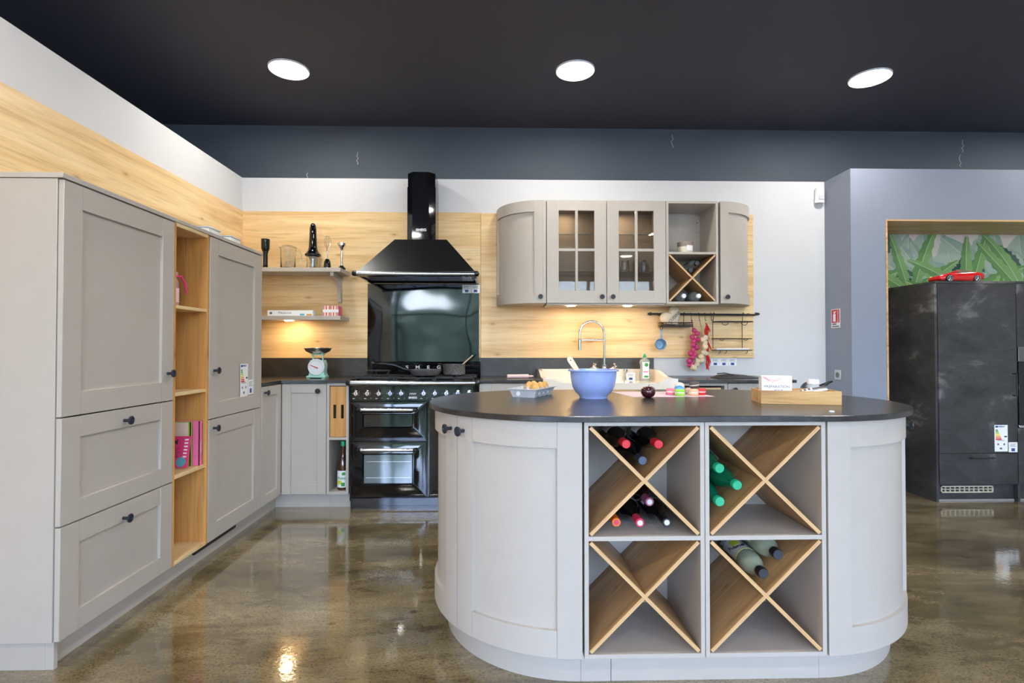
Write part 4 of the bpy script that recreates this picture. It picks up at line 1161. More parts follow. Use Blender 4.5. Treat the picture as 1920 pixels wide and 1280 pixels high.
# ------------------------------------------------------------------ sink and tap
def scurve(a, b, n=10):
    """smooth step from point a to point b (2d)"""
    return [(a[0] + (b[0] - a[0]) * k / n, a[1] + (b[1] - a[1]) * (3 * (k / n) ** 2 - 2 * (k / n) ** 3)) for k in range(n + 1)]
SX0, SX1, SY0, SY1 = .302, 1.246, 3.70, 4.338
t = thing('sink', 'cream ceramic farmhouse sink with a raised back and swooping corners', 'sink', (.774, 4.02, .656))
m = MB(); zb = .953; zf = .906; zm = .876; th = .03
side = [(SY0, .657), (SY0, zf)] + [(SY0 + .12, zf)] + scurve((SY0 + .16, zf), (SY1 - .16, zb)) + [(SY1, zb), (SY1, .657)]
m.prism(side, SX0, SX0 + th, 'x'); m.prism(side, SX1 - th, SX1, 'x')
m.box(SX0 + th, SX1 - th, SY1 - .035, SY1, .657, zb)
top = [(SX0 + th, zf)] + scurve((SX0 + .075, zf), (SX0 + .145, zm)) + scurve((SX1 - .145, zm), (SX1 - .075, zf)) + [(SX1 - th, zf)]
m.prism([(SX0 + th, .657)] + top + [(SX1 - th, .657)], SY0, SY0 + .032, 'y')
m.box(SX0 + th, SX1 - th, SY0 + .032, SY1 - .035, .657, .69)
m.box(.80, SX1 - th, SY0 + .032, SY1 - .035, .69, .862, b=.004)      # draining ledge
m.box(SX0 + th, .80, 4.19, SY1 - .035, .69, .885, b=.004)
build('basin', m, 'ceramic', t, angle=30)
build('drain', MB().lathe([(0, 0), (.045, 0), (.045, .003), (0, .004)], 20, (.56, 3.95, .6905)), 'chrome', t)
tx, ty, tz = .852, 4.275, .953
tx = .836; ty = 4.25; tz = .8625
t = thing('tap', 'tall chrome arched tap with two cross handles', 'tap', (tx, ty, tz))
build('base', MB().lathe([(0, 0), (.032, 0), (.032, .01), (.024, .02), (.021, .055), (.026, .075), (.024, .10), (.017, .125), (0, .125)], 24, (tx, ty, tz)), 'chrome', t)
pts = [(tx, ty, tz + .12), (tx, ty, 1.235)]
cx = tx - .100; rr = .100
for k in range(1, 13):
    a_ = R(180 * k / 12); pts.append((cx + rr * math.cos(a_), ty - .02 * k / 12, 1.235 + rr * math.sin(a_)))
pts += [(tx - .200, ty - .02, 1.20)]
build('riser', MB().tube(pts, .0095, 12), 'chrome', t)
build('spray_head', MB().lathe([(0, 0), (.015, 0), (.015, .085), (.011, .09), (0, .09)], 16, (tx - .200, ty - .02, 1.105)), 'chrome', t)
build('hose_bar', MB().tube([(tx, ty, 1.187), (tx - .2, ty - .02, 1.187)], .008, 10), 'chrome', t)
for s in (-1, 1):
    d = Vector((s * .85, -.15, .52)).normalized(); p = Vector((tx + s * .018, ty, tz + .070))
    h = build('valve', MB().tube([p, p + d * .035, p + d * .036, p + d * .066, p + d * .067, p + d * .078], [.014, .014, .010, .010, .013, .009], 12), 'chrome', t)
    c = p + d * .085; u = d.orthogonal().normalized(); w = d.cross(u)
    m = MB()
    for q in (u, w):
        m.tube([c - q * .036, c - q * .034, c - q * .022, c + q * .022, c + q * .034, c + q * .036], [.005, .0085, .0055, .0055, .0085, .005], 8)
    m.ball(tuple(c), .011, .011, .011, 10, 7)
    build('cross_handle', m, 'chrome', h)
build('side_button', MB().lathe([(0, 0), (.014, 0), (.013, .018), (.018, .022), (.016, .03), (0, .031)], 16, (1.02, 4.25, .8625)), 'chrome', t) if False else None
tag(build('sink_button', MB().lathe([(0, 0), (.014, 0), (.012, .07), (.018, .075), (.016, .088), (0, .09)], 16, (1.012, 4.27, .8625)), 'chrome'), 'small chrome waste control button behind the blue bowl', 'button')
def Tcard(u, n, z): return (u, 4.235 - n, z)
card('price_card', 'small white price card standing in the sink beside the soap bottle', Tcard, 1.045, .8625, .072, .062)
# washing up bottle
bl = (1.145, 4.19, .8625)
t = thing('soap_bottle', 'clear washing up liquid bottle with a green cap in the sink', 'bottle', bl)
m = MB().lathe([(0, 0), (.040, 0), (.044, .008), (.043, .06), (.036, .095), (.036, .125), (.042, .145), (.036, .165), (.016, .178), (.012, .186), (0, .186)], 26)
m.xf(0, Matrix.Translation(bl) @ Matrix.Diagonal((1, .62, 1, 1))); build('body', m, 'soap', t)
build('cap', MB().lathe([(0, .186), (.014, .186), (.013, .197), (.007, .207), (.006, .214), (0, .215)], 16, bl), 'green_cap', t)
m = MB().mat(0).prism([(bl[0] - .026, bl[2] + .022), (bl[0] + .026, bl[2] + .022), (bl[0] + .024, bl[2] + .09), (bl[0] + .028, bl[2] + .15), (bl[0] - .028, bl[2] + .15), (bl[0] - .024, bl[2] + .09)], bl[1] - .0285, bl[1] - .0275, 'y')
lb = build('label', m, 'white', t)
build('brand_print', MB().lathe([(0, 0), (.015, 0), (.015, -.001), (0, -.001)], 16, (bl[0] + .006, bl[1] - .0290, bl[2] + .128), axis='y'), 'green', lb)
build('fruit_print', MB().ball((bl[0] + .004, bl[1] - .029, bl[2] + .036), .020, .0015, .009, 12, 6), 'green', lb)
build('lettering', MB().text('savon', .014, (bl[0], bl[1] - .0292, bl[2] + .078), (1, 0, 0), (0, 0, 1), .0003), 'hot_pink', lb) if False else None
build('text_band', B(bl[0] - .02, bl[0] + .02, bl[1] - .0296, bl[1] - .0287, bl[2] + .068, bl[2] + .078), 'rose', lb)
# pale pink rolling pin and board on the worktop
t = thing('rolling_pin', 'pale pink rolling pin set lying between the cooker and the sink', 'rolling pin', (.14, 3.98, WT1))
build('barrel', MB().tube([(.055, 3.955, WT1 + .014), (.215, 3.985, WT1 + .014)], .014, 16), 'pink', t)
build('barrel', MB().tube([(.060, 3.985, WT1 + .014), (.212, 4.015, WT1 + .014)], .014, 16), 'pink', t)
build('grip', MB().tube([(.2155, 3.986, WT1 + .014), (.24, 3.99, WT1 + .014), (.252, 3.992, WT1 + .014)], [.006, .008, .005], 10), 'pink', t)
# black pouch on the worktop right of the sink
m = MB(); nx, ny = 16, 6
pr = random.Random(9)
for j in range(ny + 1):
    for i in range(nx + 1):
        u, v = i / nx, j / ny
        h = .004 + .034 * (math.sin(math.pi * min(1, u * 1.02)) ** .45) * (math.sin(math.pi * v) ** .6) * (1 - .55 * u) + pr.uniform(0, .002)
        m.v.append((1.60 + .33 * u, 3.86 + .16 * v + .04 * u, WT1 + h))
for j in range(ny):
    for i in range(nx):
        a_ = j * (nx + 1) + i; m.face([a_, a_ + 1, a_ + nx + 2, a_ + nx + 1])
n0 = len(m.v); m.v += [(p[0], p[1], WT1) for p in m.v[:n0]]
for j in range(ny):
    for i in range(nx):
        a_ = n0 + j * (nx + 1) + i; m.face([a_, a_ + nx + 1, a_ + nx + 2, a_ + 1])
edge = [i for i in range(nx)] + [nx + (nx + 1) * j for j in range(ny)] + [(nx + 1) * ny + i for i in range(nx, 0, -1)] + [(nx + 1) * j for j in range(ny, 0, -1)]
for a_, b_ in zip(edge, edge[1:] + edge[:1]): m.face([a_, b_, b_ + n0, a_ + n0])
t = thing('pouch', 'flat black zipped pouch lying on the worktop right of the sink', 'pouch', (1.76, 3.95, WT1))
build('body', m, mc('black nylon', (52, 53, 56), rough=.5, var=.15), t)
build('strap', MB().tube([(1.61, 3.92, WT1 + .034), (1.66, 3.90, WT1 + .040), (1.72, 3.88, WT1 + .026)], .004, 6), 'black_plastic', t)

# ------------------------------------------------------------------ utensil rail and what hangs on it
RYW = 4.300; RZ = 1.400
t = thing('utensil_rail', 'black iron utensil rail below the rounded wall cupboard', 'rail', (1.66, RYW, RZ - .01))
build('bar', MB().tube([(1.235, RYW, RZ), (2.085, RYW, RZ - .008)], .0085, 10), 'black_iron', t)
for x in (1.235, 2.085):
    s = -1 if x < 1.6 else 1
    build('end_knob', MB().tube([(x, RYW, RZ - (.008 if s > 0 else 0)), (x + s * .004, RYW, RZ), (x + s * .02, RYW, RZ), (x + s * .034, RYW, RZ)], [.0085, .013, .012, .006], 10), 'black_iron', t)
for x in (1.30, 1.655, 2.03):
    build('wall_mount', MB().tube([(x, RYW, RZ - .003), (x, 4.343, RZ - .003)], .009, 8), 'black_iron', t)
def s_hook(x, dz, label):
    m = MB(); pts = []
    for k in range(8): a_ = R(200 - 200 * k / 7); pts.append((x, RYW + .0125 * math.cos(a_) * -1, RZ - .004 + .0125 * math.sin(a_)))
    pts += [(x, RYW - .0125, RZ - .03), (x, RYW - .0125, RZ - dz)]
    for k in range(1, 6): a_ = R(180 + 30 * k); pts.append((x, RYW - .0225 - .010 * math.cos(a_) , RZ - dz + .010 * math.sin(a_)))
    m.tube(pts, .0022, 6)
    return tag(build('hook', m, 'black_iron'), label, 'hook', 'hooks on the utensil rail')
for x, lab in ((1.553, 'black iron hook on the rail carrying the onion braid'), (1.618, 'black iron hook on the rail carrying the garlic braid'),
               (1.666, 'black iron hook on the rail carrying the chili string'), (1.718, 'empty black iron hook on the rail')):
    s_hook(x, .045, lab)
# wire basket shelf
t = thing('wire_basket', 'black wire basket shelf hanging from the rail under the heart cushion', 'rack', (1.41, 4.25, 1.288))
bx0, bx1, by0, by1, bz = 1.290, 1.545, 4.205, 4.325, 1.296
m = MB()
def loop(z): return [(bx0, by0 + .02, z), (bx0 + .02, by0, z), (bx1 - .02, by0, z), (bx1, by0 + .02, z), (bx1, by1 - .01, z), (bx0, by1 - .01, z)]
m.tube(loop(bz + .030), .0026, 6, True); m.tube(loop(bz + .012), .0024, 6, True); m.tube(loop(bz), .003, 6, True)
for k in range(5):
    x = bx0 + .03 + k * (bx1 - bx0 - .06) / 4
    m.tube([(x, by0, bz + .03), (x, by0, bz), (x, by1 - .01, bz), (x, by1 - .01, bz + .03)], .0018, 5)
build('wires', m, 'black_iron', t)
m = MB()
for k in range(12): m.box(bx0 + .012 + k * (bx1 - bx0 - .024) / 12, bx0 + .026 + k * (bx1 - bx0 - .024) / 12, by0 + .006, by1 - .016, bz - .006, bz - .003)
build('slats', m, 'black_iron', t)['kind'] = 'stuff'
for x in (1.33, 1.500):
    build('hanger', MB().tube([(x, RYW - .010, RZ - .002), (x, RYW - .004, RZ + .011), (x, RYW + .009, RZ + .010), (x, RYW + .012, RZ - .02), (x, by1 - .01, bz + .05), (x, by1 - .01, bz)], .0028, 6), 'black_iron', t)
# heart cushion
m = MB(); n = 40; hp = []
for k in range(n):
    a_ = 2 * math.pi * k / n
    hx = 16 * math.sin(a_) ** 3; hz_ = 13 * math.cos(a_) - 5 * math.cos(2 * a_) - 2 * math.cos(3 * a_) - math.cos(4 * a_)
    hp.append((hx / 34.0, hz_ / 34.0))
rings = []
for s, th_ in ((0, 1), (.45, .95), (.75, .72), (.93, .36), (1.0, 0)): rings.append((s, th_))
TH = .035
Mh = Matrix.Translation((1.380, 4.252, 1.372)) @ Matrix.Rotation(R(-12), 4, 'X') @ Matrix.Rotation(R(-34), 4, 'Y') @ Matrix.Diagonal((.196, 1, .190, 1))
for side in (-1, 1):
    base = len(m.v); m.v.append(tuple(Mh @ Vector((0, side * TH, .05))))
    for s, th_ in rings[1:]:
        m.v += [tuple(Mh @ Vector((x * s, side * TH * th_, .05 + (z - .05) * s))) for x, z in hp]
    for i in range(n): m.face([base, base + 1 + i, base + 1 + (i + 1) % n])
    for k in range(len(rings) - 2):
        for i in range(n):
            q = base + 1 + k * n; m.face([q + i, q + (i + 1) % n, q + n + (i + 1) % n, q + n + i])
t = thing('heart_cushion', 'cream linen heart cushion lettered CUISINE leaning in the wire basket', 'cushion', (1.392, 4.25, 1.302))
hc = build('pad', m, 'fabric', t, angle=80)
Mr = Matrix.Rotation(R(-12), 3, 'X') @ Matrix.Rotation(R(-42), 3, 'Y')
lm_ = MB().text('CUISINE', .034, (1.390, 4.2075, 1.368), Mr @ Vector((1, 0, 0)), Mr @ Vector((0, 0, 1)), .0008, bold=0)
build('lettering', lm_, 'ink', hc)
# small blue enamel dipper hanging from the basket
t = thing('dipper', 'small blue enamel dipper hanging below the wire basket', 'dipper', (1.286, 4.21, 1.10))
dx, dy, dz = 1.284, 4.235, 1.152
build('cup', MB().lathe([(0, -.030), (.030, -.028), (.040, -.010), (.043, .010), (.046, .010), (.043, -.012), (.034, -.033), (0, -.034)][::-1], 28, (dx, dy, dz), axis='y') if False else
      MB().lathe([(0, .030), (.030, .028), (.040, .010), (.0435, -.010), (.0465, -.010), (.0435, .012), (.034, .033), (0, .034)], 28, (dx, dy, dz), axis='y'), 'blue_enamel', t)
m = MB().tube([(dx + .004, dy - .004, dz + .042), (dx + .007, dy, dz + .09), (dx + .008, dy, dz + .118)], [.008, .0075, .009], 8)
build('handle', m, 'blue_enamel', t)
build('ring', MB().tube([(dx + .008 + .011 * math.cos(R(a_)), dy, dz + .131 + .013 * math.sin(R(a_))) for a_ in range(0, 360, 30)], .0028, 6, True), 'black_iron', t)
# onion braid
def braid(name, label, cat, path, top, mat, r, pn, seed, stem_mat):
    rn = random.Random(seed)
    t = thing(name, label, cat, (path[-1][0], 4.27, path[-1][1] - r))
    for k, (x, z) in enumerate(path):
        yy = 4.262 + rn.uniform(-.012, .012); rr_ = r * rn.uniform(.88, 1.1)
        m = MB().lathe([(0, -rr_ * .92), (rr_ * .45, -rr_ * .85), (rr_ * .86, -rr_ * .45), (rr_, 0), (rr_ * .84, rr_ * .48), (rr_ * .42, rr_ * .85), (rr_ * .14, rr_ * 1.1), (rr_ * .10, rr_ * 1.5), (0, rr_ * 1.6)], 14)
        m.xf(0, Matrix.Translation((x, yy, z)) @ Matrix.Rotation(R(rn.uniform(-55, 55)), 4, 'Y') @ Matrix.Rotation(R(rn.uniform(15, 60)), 4, 'X'))
        build(pn, m, mat, t, angle=60)
    pts = [(top[0], RYW - .020, top[1])] + [(top[0] + (path[0][0] - top[0]) * .5, 4.278, (top[1] + path[0][1]) / 2)] + [(x, 4.285, z) for x, z in path]
    build('stems', MB().tube(pts, .0055, 6), stem_mat, t)
    return t
braid('onion_braid', 'braid of pink onions hanging from the rail', 'onions',
      [(1.566, 1.262), (1.588, 1.238), (1.553, 1.212), (1.594, 1.192), (1.566, 1.176), (1.556, 1.148), (1.585, 1.138), (1.558, 1.108), (1.590, 1.128), (1.540, 1.078), (1.572, 1.068), (1.552, 1.046), (1.520, 1.018), (1.528, .986), (1.546, .996)],
      (1.553, 1.352), 'onion', .023, 'onion', 4, mc('pink cord', (190, 70, 110)))
braid('garlic_braid', 'braid of pale garlic bulbs hanging beside the onions', 'garlic',
      [(1.652, 1.205), (1.632, 1.188), (1.654, 1.168), (1.652, 1.132), (1.640, 1.088), (1.658, 1.080), (1.618, 1.052), (1.626, 1.026), (1.600, 1.018), (1.588, .990), (1.566, .962), (1.552, .970)],
      (1.618, 1.352), 'garlic', .024, 'garlic_bulb', 8, 'straw')
t = thing('chili_string', 'string of dried red chilies hanging beside the garlic', 'chilies', (1.675, 4.27, .98))
rn = random.Random(2)
for k in range(26):
    z = 1.325 - .31 * (k / 26) - (.03 if k > 16 else 0); x = 1.668 + .010 * math.sin(k) + (.012 if k > 12 else 0)
    dx_ = rn.uniform(-.03, .03) * (1 if k < 16 else .5); L = rn.uniform(.05, .075)
    p0 = Vector((x, 4.275, z)); d = Vector((dx_, rn.uniform(-.02, 0), -L))
    build('chili', MB().tube([p0, p0 + d * .4, p0 + d * .8 + Vector((.003, 0, 0)), p0 + d], [.004, .006, .004, .001], 7), 'chili', t)
build('cord', MB().tube([(1.666, RYW - .02, 1.352), (1.666, 4.28, 1.32), (1.676, 4.28, 1.15), (1.684, 4.28, .99)], .0018, 5), 'straw', t)
# three tier wire rack
t = thing('wire_rack', 'black three tier wire rack hanging at the free end of the rail', 'rack', (1.91, 4.27, 1.10))
for x in (1.744, 1.985):
    build('upright', MB().tube([(x, RYW - .010, RZ - .004), (x, RYW - .004, RZ + .010), (x, RYW + .010, RZ + .008), (x, RYW + .012, RZ - .03), (x - .004, 4.315, RZ - .07), (x - .004, 4.315, 1.12)], .0028, 6), 'black_iron', t)
def tier(z, d, x0, x1, name):
    m = MB(); lp = [(x0, 4.318, z), (x0 - .02, 4.318 - d * .5, z), (x0 + .01, 4.318 - d, z), (x1 - .01, 4.318 - d, z), (x1 + .02, 4.318 - d * .5, z), (x1, 4.318, z)]
    m.tube(lp, .0036, 6, True)
    return m
m = tier(1.335, .10, 1.740, 2.03, 't')
for x in (1.80, 1.955):
    m.tube([(x - .032, 4.218, 1.335), (x - .02, 4.218, 1.312), (x, 4.218, 1.303), (x + .02, 4.218, 1.312), (x + .032, 4.218, 1.335)], .0024, 6)
build('tier', m, 'black_iron', t)
m = tier(1.198, .06, 1.740, 2.03, 't')
for x in (1.79, 1.985): m.tube([(x - .018, 4.258, 1.198), (x - .008, 4.258, 1.184), (x + .008, 4.258, 1.184), (x + .018, 4.258, 1.198)], .0024, 6)
build('tier', m, 'black_iron', t)
m = tier(1.104, .07, 1.740, 2.03, 't')
for x in (1.76, 1.81, 1.98): m.tube([(x + .012, 4.248, 1.104), (x + .012, 4.244, 1.090), (x, 4.236, 1.080), (x - .012, 4.232, 1.078)], .0026, 6)
build('tier', m, 'black_iron', t)
build('paper_roll', MB().tube([(1.752, 4.282, 1.1135), (2.02, 4.282, 1.1135)], .008, 10), 'white', t)

# ------------------------------------------------------------------ inside the wall cupboards
GL = [(0, 0), (.026, 0), (.028, .004), (.036, .095), (.0345, .095), (.0265, .010), (0, .008)]
GLI = [(r, .095 - h) for r, h in GL]
for x, y, lab in ((.915, 4.17, 'tumbler on the glass shelf nearest the knob side'), (.975, 4.12, 'tumbler standing forward in the left pane of the glazed cupboard'), (1.082, 4.21, 'tumbler at the back beside the middle mullion'),
                  (1.122, 4.13, 'tumbler standing forward in the right pane of the glazed cupboard'), (1.155, 4.21, 'tumbler at the back near the cupboard side')):
    tag(build('tumbler', MB().lathe(GLI, 20, (x, y, 1.7062)), 'glass_obj'), 'clear upturned ' + lab, 'glass', 'tumblers in the glazed cupboard')
jl = (1.447, 4.12, 1.8525)
t = thing('jar', 'white filled jar with a taupe rim in the open wall cupboard', 'jar', jl)
build('pot', MB().lathe([(0, 0), (.048, 0), (.054, .012), (.058, .055), (0, .056)], 28, jl), 'cream_jar', t)
build('rim', MB().lathe([(.058, .0555), (.060, .080), (.061, .092), (.057, .092), (.055, .062), (0, .060)], 28, jl), 'taupe', t)
build('label', MB().arc(jl[0], jl[1], .0582, .0592, 262, 325, jl[2] + .022, jl[2] + .062, 10), 'white', t)
build('lettering', MB().text('sel', .018, (jl[0] + .024, jl[1] - .0575, jl[2] + .042), (.92, .38, 0), (0, 0, 1), .0006), 'ink', t) if False else None

# ------------------------------------------------------------------ bottles lying in the racks (neck towards the room)
def lying(name, label, cat, x, z, ytip, parts, group, tilt=0.0, yaw=0.0):
    """profile runs along +y from the cap tip (h = 0) to the base"""
    t = thing(name, label, cat, (x, ytip, z), group, rot=(R(tilt), 0, R(yaw)), local=True)
    made = {}
    for pn, prof, mat in parts:
        made[pn] = build(pn, MB().lathe(prof, 22, (0, 0, 0), axis='y'), mat, t)
    return t, made
def wine(label, x, z, cap, ytip=1.765, ring=None, lab='label_cream', yaw=0):
    parts = [('capsule', [(0, 0), (.0130, 0), (.0148, .002), (.0148, .055), (0, .055)], cap),
             ('glass', [(0, .0555), (.0140, .0555), (.0142, .080), (.019, .098), (.032, .122), (.0365, .140), (.0365, .292), (.030, .298), (0, .294)], 'wine_glass')]
    t, made = lying('wine_bottle', label, 'wine bottle', x, z, ytip, parts, 'wine bottles in the island rack', yaw=yaw)
    if lab:
        m = MB(); m.arc(0, 0, .0368, .0372, 20, 160, .160, .245, 14)
        m.xf(0, Matrix(((1, 0, 0, 0), (0, 0, 1, 0), (0, 1, 0, 0), (0, 0, 0, 1))))
        build('label', m, lab, t)
    if ring: build('seal', MB().lathe([(0, -.0008), (.009, -.0008), (.009, .0004), (0, .0004)], 16, (0, 0, 0), axis='y'), ring, t)
    return t
cx, cz = .4752, .6817
wine('wine bottle with a dark blue capsule lying lowest in the upper cell of the rack', cx, cz + .062, 'capsule_dark', ytip=1.768, lab=None)
wine('wine bottle with a bright red capsule lying nearest the curved door in the upper cell', cx - .0535, cz + .116, 'capsule_red', ytip=1.772)
wine('wine bottle with a bright red capsule lying towards the middle of the island, upper cell', cx + .0535, cz + .116, 'capsule_red', ytip=1.766)
wine('wine bottle with an orange capsule lying on the rack floor', .3885, .501 + .0368, 'capsule_orange', ytip=1.775, ring='capsule_pink')
wine('wine bottle with a crimson capsule and pale label on the rack floor', .466, .501 + .0368, 'capsule_pink', ytip=1.768, ring='label_cream')
wine('wine bottle with a black and white capsule on the rack floor', .556, .501 + .0368, 'capsule_black', ytip=1.770, ring='label_cream')
wine('wine bottle with a plum capsule resting on two others on the rack floor', .5075, .501 + .0368 + .060, 'capsule_purple', ytip=1.800, ring='label_cream')
def pet(label, x, z, ytip=1.760):
    prof = [(0, .0225), (.0125, .0225), (.0125, .03), (.016, .045), (.030, .085), (.0385, .120), (.0395, .135), (.037, .150), (.0395, .165), (.037, .185), (.0395, .205), (.0395, .29), (.034, .298), (0, .292)]
    t, made = lying('green_bottle', label, 'bottle', x, z, ytip, [('cap', [(0, 0), (.0145, 0), (.0160, .002), (.0160, .022), (0, .022)], 'green_cap'), ('body', prof, 'green_pet')], 'green plastic bottles in the rack')
pet('green plastic bottle lying topmost against the rack side', .7305, .7185)
pet('green plastic bottle lying furthest out on the oak board', .7875, .6635, 1.756)
pet('green plastic bottle lying lowest against the rack side', .7305, .6085)
def lemonade(label, x, z, ytip, name='lemonade_bottle', body='lemonade', cap='black_plastic', lab=True, r=.0395, group='clear bottles in the island rack', word='honest'):
    k = r / .0395
    prof = [(0, .0285), (.0135, .0285), (.0145, .04), (.030 * k, .058), (.0385 * k, .085), (.0395 * k, .11), (.0395 * k, .255), (.034 * k, .262), (0, .256)]
    t, made = lying(name, label, 'bottle', x, z, ytip, [('cap', [(0, 0), (.0160, 0), (.0175, .002), (.0175, .028), (0, .028)], cap), ('body', prof, body)], group)
    if lab:
        m = MB(); m.arc(0, 0, r + .0003, r + .0008, 0, 180, .120, .225, 18)
        m.xf(0, Matrix(((1, 0, 0, 0), (0, 0, 1, 0), (0, 1, 0, 0), (0, 0, 0, 1))))
        lb = build('label', m, 'label_cream', t)
        m = MB(); m.arc(0, 0, r + .0009, r + .0013, 95, 135, .165, .205, 8); m.arc(0, 0, r + .0009, r + .0013, 0, 180, .120, .126, 18)
        m.xf(0, Matrix(((1, 0, 0, 0), (0, 0, 1, 0), (0, 1, 0, 0), (0, 0, 0, 1))))
        build('lemon_print', m, 'yellow_g', lb)
        a_ = R(68)
        build('lettering', MB().text(word, .030, ((r + .0012) * math.cos(a_ + R(42)), .150, (r + .0012) * math.sin(a_ + R(42))), (.94, 0, .34), (0, 1, 0), .0004, bold=.0004), 'ink_dark', lb)
cz2 = .303; cx2 = .8767
lemonade('cloudy lemonade bottle with a black cap lying lowest on the oak cross', cx2, cz2 + .0655, 1.763)
lemonade('cloudy lemonade bottle with a black cap resting above on the sloping board', cx2 + .0560, cz2 + .1235, 1.775)
cx3, cz3 = 1.4635, 1.6545
lemonade('clear bottle with a grey cap lying lowest on the wall cupboard cross', cx3 - .004, cz3 + .064, 4.035, 'water_bottle', 'water_pet', 'knob', False, .0375, 'clear bottles in the wall cupboard')
lemonade('clear bottle with a grey cap lying higher on the wall cupboard cross', cx3 + .050, cz3 + .118, 4.045, 'water_bottle', 'water_pet', 'knob', False, .0375, 'clear bottles in the wall cupboard')
for x, lab in ((1.405, 'clear water bottle with a white cap lying towards the glazed doors'), (1.520, 'clear water bottle with a white cap lying towards the rounded cupboard')):
    t = lemonade(lab, x, 1.4745 + .0452, 4.03, 'water_bottle', 'water_pet', 'white_plastic', False, .0450, 'clear bottles in the wall cupboard')

# ------------------------------------------------------------------ things on the tall units and the open shelves
for y0, lab in ((2.96, 'small white lidded box on the tall cabinet, nearer the oak shelf unit'), (3.20, 'small white lidded box on the tall cabinet, nearer the room corner')):
    t = thing('white_box', lab, 'box', (-1.66, y0 + .06, 1.7305), 'white boxes on the tall cabinet')
    build('tray', B(-1.72, -1.60, y0, y0 + .125, 1.7305, 1.7305 + .052, b=.004), 'white_plastic', t)
    build('lid', B(-1.724, -1.596, y0 - .004, y0 + .129, 1.783, 1.790, b=.003), mc('clear grey lid', (190, 196, 204), rough=.15), t)
jl = (-1.625, 2.64, 1.3225)
t = thing('ribbon_jar', 'glass jar with a pink ribbon on the top oak shelf', 'jar', jl)
build('glass', MB().lathe([(0, 0), (.048, 0), (.050, .005), (.050, .12), (.044, .135), (.042, .15), (0, .15)], 24, jl), mc('pink glass', (236, 206, 214), rough=.08, trans=.5, coat=.4), t)
build('lid', MB().lathe([(0, .1505), (.046, .1505), (.046, .170), (.03, .175), (.012, .178), (.016, .195), (.012, .21), (0, .212)], 20, jl), mc('rose lid', (226, 170, 180), rough=.3), t)
build('paper_label', MB().arc(jl[0], jl[1], .0502, .051, -70, 50, jl[2] + .02, jl[2] + .09, 10), mc('pink white paper', (244, 214, 224), rough=.6), t)
build('ribbon', MB().tube([(jl[0] + .046, jl[1] - .01, jl[2] + .145), (jl[0] + .055, jl[1] + .02, jl[2] + .15), (jl[0] + .052, jl[1] + .06, jl[2] + .12), (jl[0] + .052, jl[1] + .075, jl[2] + .07)], [.006, .006, .006, .004], 6), 'hot_pink', t)
def book(label, x0, x1, y0, y1, z0, h, cover, spine, rot=0):
    loc = ((x0 + x1) / 2, (y0 + y1) / 2, z0)
    t = thing('book', label, 'book', loc, 'books on the oak shelf', rot=(0, R(rot), 0), local=True)
    w, d = (x1 - x0) / 2, (y1 - y0) / 2
    return t, w, d
ZS = .5185
# standing books face the room with their covers or spines
t, w, d = book('pink book with a glossy spine standing at the back of the oak shelf', -1.73, -1.538, 2.775, 2.802, ZS, .225, 0, 0)
build('pages', B(-w + .002, w - .004, -d + .003, d - .003, .002, .222), 'white', t)
build('cover', MB().box(-w, w, -d, -d + .003, 0, .225).box(-w, w, d - .003, d, 0, .225).box(w - .004, w, -d, d, 0, .225), 'rose', t)
build('lettering', MB().text('macarons', .014, (w + .0006, 0, .09), (0, 0, 1), (0, -1, 0), .0003), 'ink_white', t)
t, w, d = book('cream cookbook with a green edge standing open towards the room', -1.73, -1.572, 2.757, 2.772, ZS, .225, 0, 0)
t.rotation_euler = (0, 0, 0)
build('pages', B(-w + .002, w - .006, -d + .003, d - .003, .002, .220), 'white', t)
build('cover', MB().box(-w, w, -d, -d + .003, 0, .225).box(-w, w, d - .003, d, 0, .225).box(w - .005, w, -d, d, 0, .225), 'lime', t)
build('picture', B(-w + .004, w - .012, -d - .0008, -d, .10, .222), mc('cream page print', (232, 220, 200), rough=.6), t)
build('picture', B(-w + .004, w - .012, -d - .0008, -d, .004, .10), 'leafy', t)
t, w, d = book('hot pink recipe booklet with a striped edge and a blue ball, leaning forward', -1.70, -1.562, 2.700, 2.712, ZS, .15, 0, 0)
t.rotation_euler = (R(-14), 0, R(1)); t.location.z += .004
build('cover', B(-w, w, -d, d, 0, .155), 'hot_pink', t)
build('striped_edge', B(w - .024, w - .006, -d - .0008, -d, .05, .150), stripes('pink candy cane', [(255, 240, 245), (226, 60, 120)], 'z', 60), t)
build('ball_print', MB().lathe([(0, 0), (.024, 0), (.024, -.0008), (0, -.0008)], 20, (w - .030, -d, .028), axis='y'), 'teal', t)
build('lettering', MB().text('M', .030, (.0, -d - .0006, .125), (1, 0, 0), (0, 0, 1), .0003, bold=.002), 'ink_dark', t)
m = MB()
for k in range(5): m.box(-.04, .025 - .008 * (k % 2), -d - .0008, -d, .092 - k * .010, .0945 - k * .010)
build('text_lines', m, 'ink_dark', t)

# ------------------------------------------------------------------ on the island
IZ = IW1
bl = (.418, 2.375, IZ)
t = thing('mixing_bowl', 'lavender blue mixing bowl standing on the island', 'bowl', bl)
build('bowl', MB().lathe([(0, .004), (.052, .004), (.054, 0), (.060, 0), (.062, .006), (.064, .012), (.080, .026), (.094, .052), (.100, .085), (.1025, .118), (.111, .119), (.1125, .124), (.110, .127), (.1005, .1265), (.0965, .085), (.090, .052), (.076, .030), (.058, .018), (0, .016)], 48, bl), 'blue_bowl', t)
p0, p1 = Vector((bl[0] - .01, bl[1] + .02, IZ + .03)), Vector((bl[0] - .108, bl[1] + .03, IZ + .182))
d = (p1 - p0).normalized()
m = MB(); n = 14
u = Vector((0, 1, 0)); w = d.cross(u).normalized()
L = (p1 - p0).length
prof = [(0, .022), (.05, .022), (.085, .013), (.12, .011), (L - .02, .013), (L - .006, .011), (L, .004)]
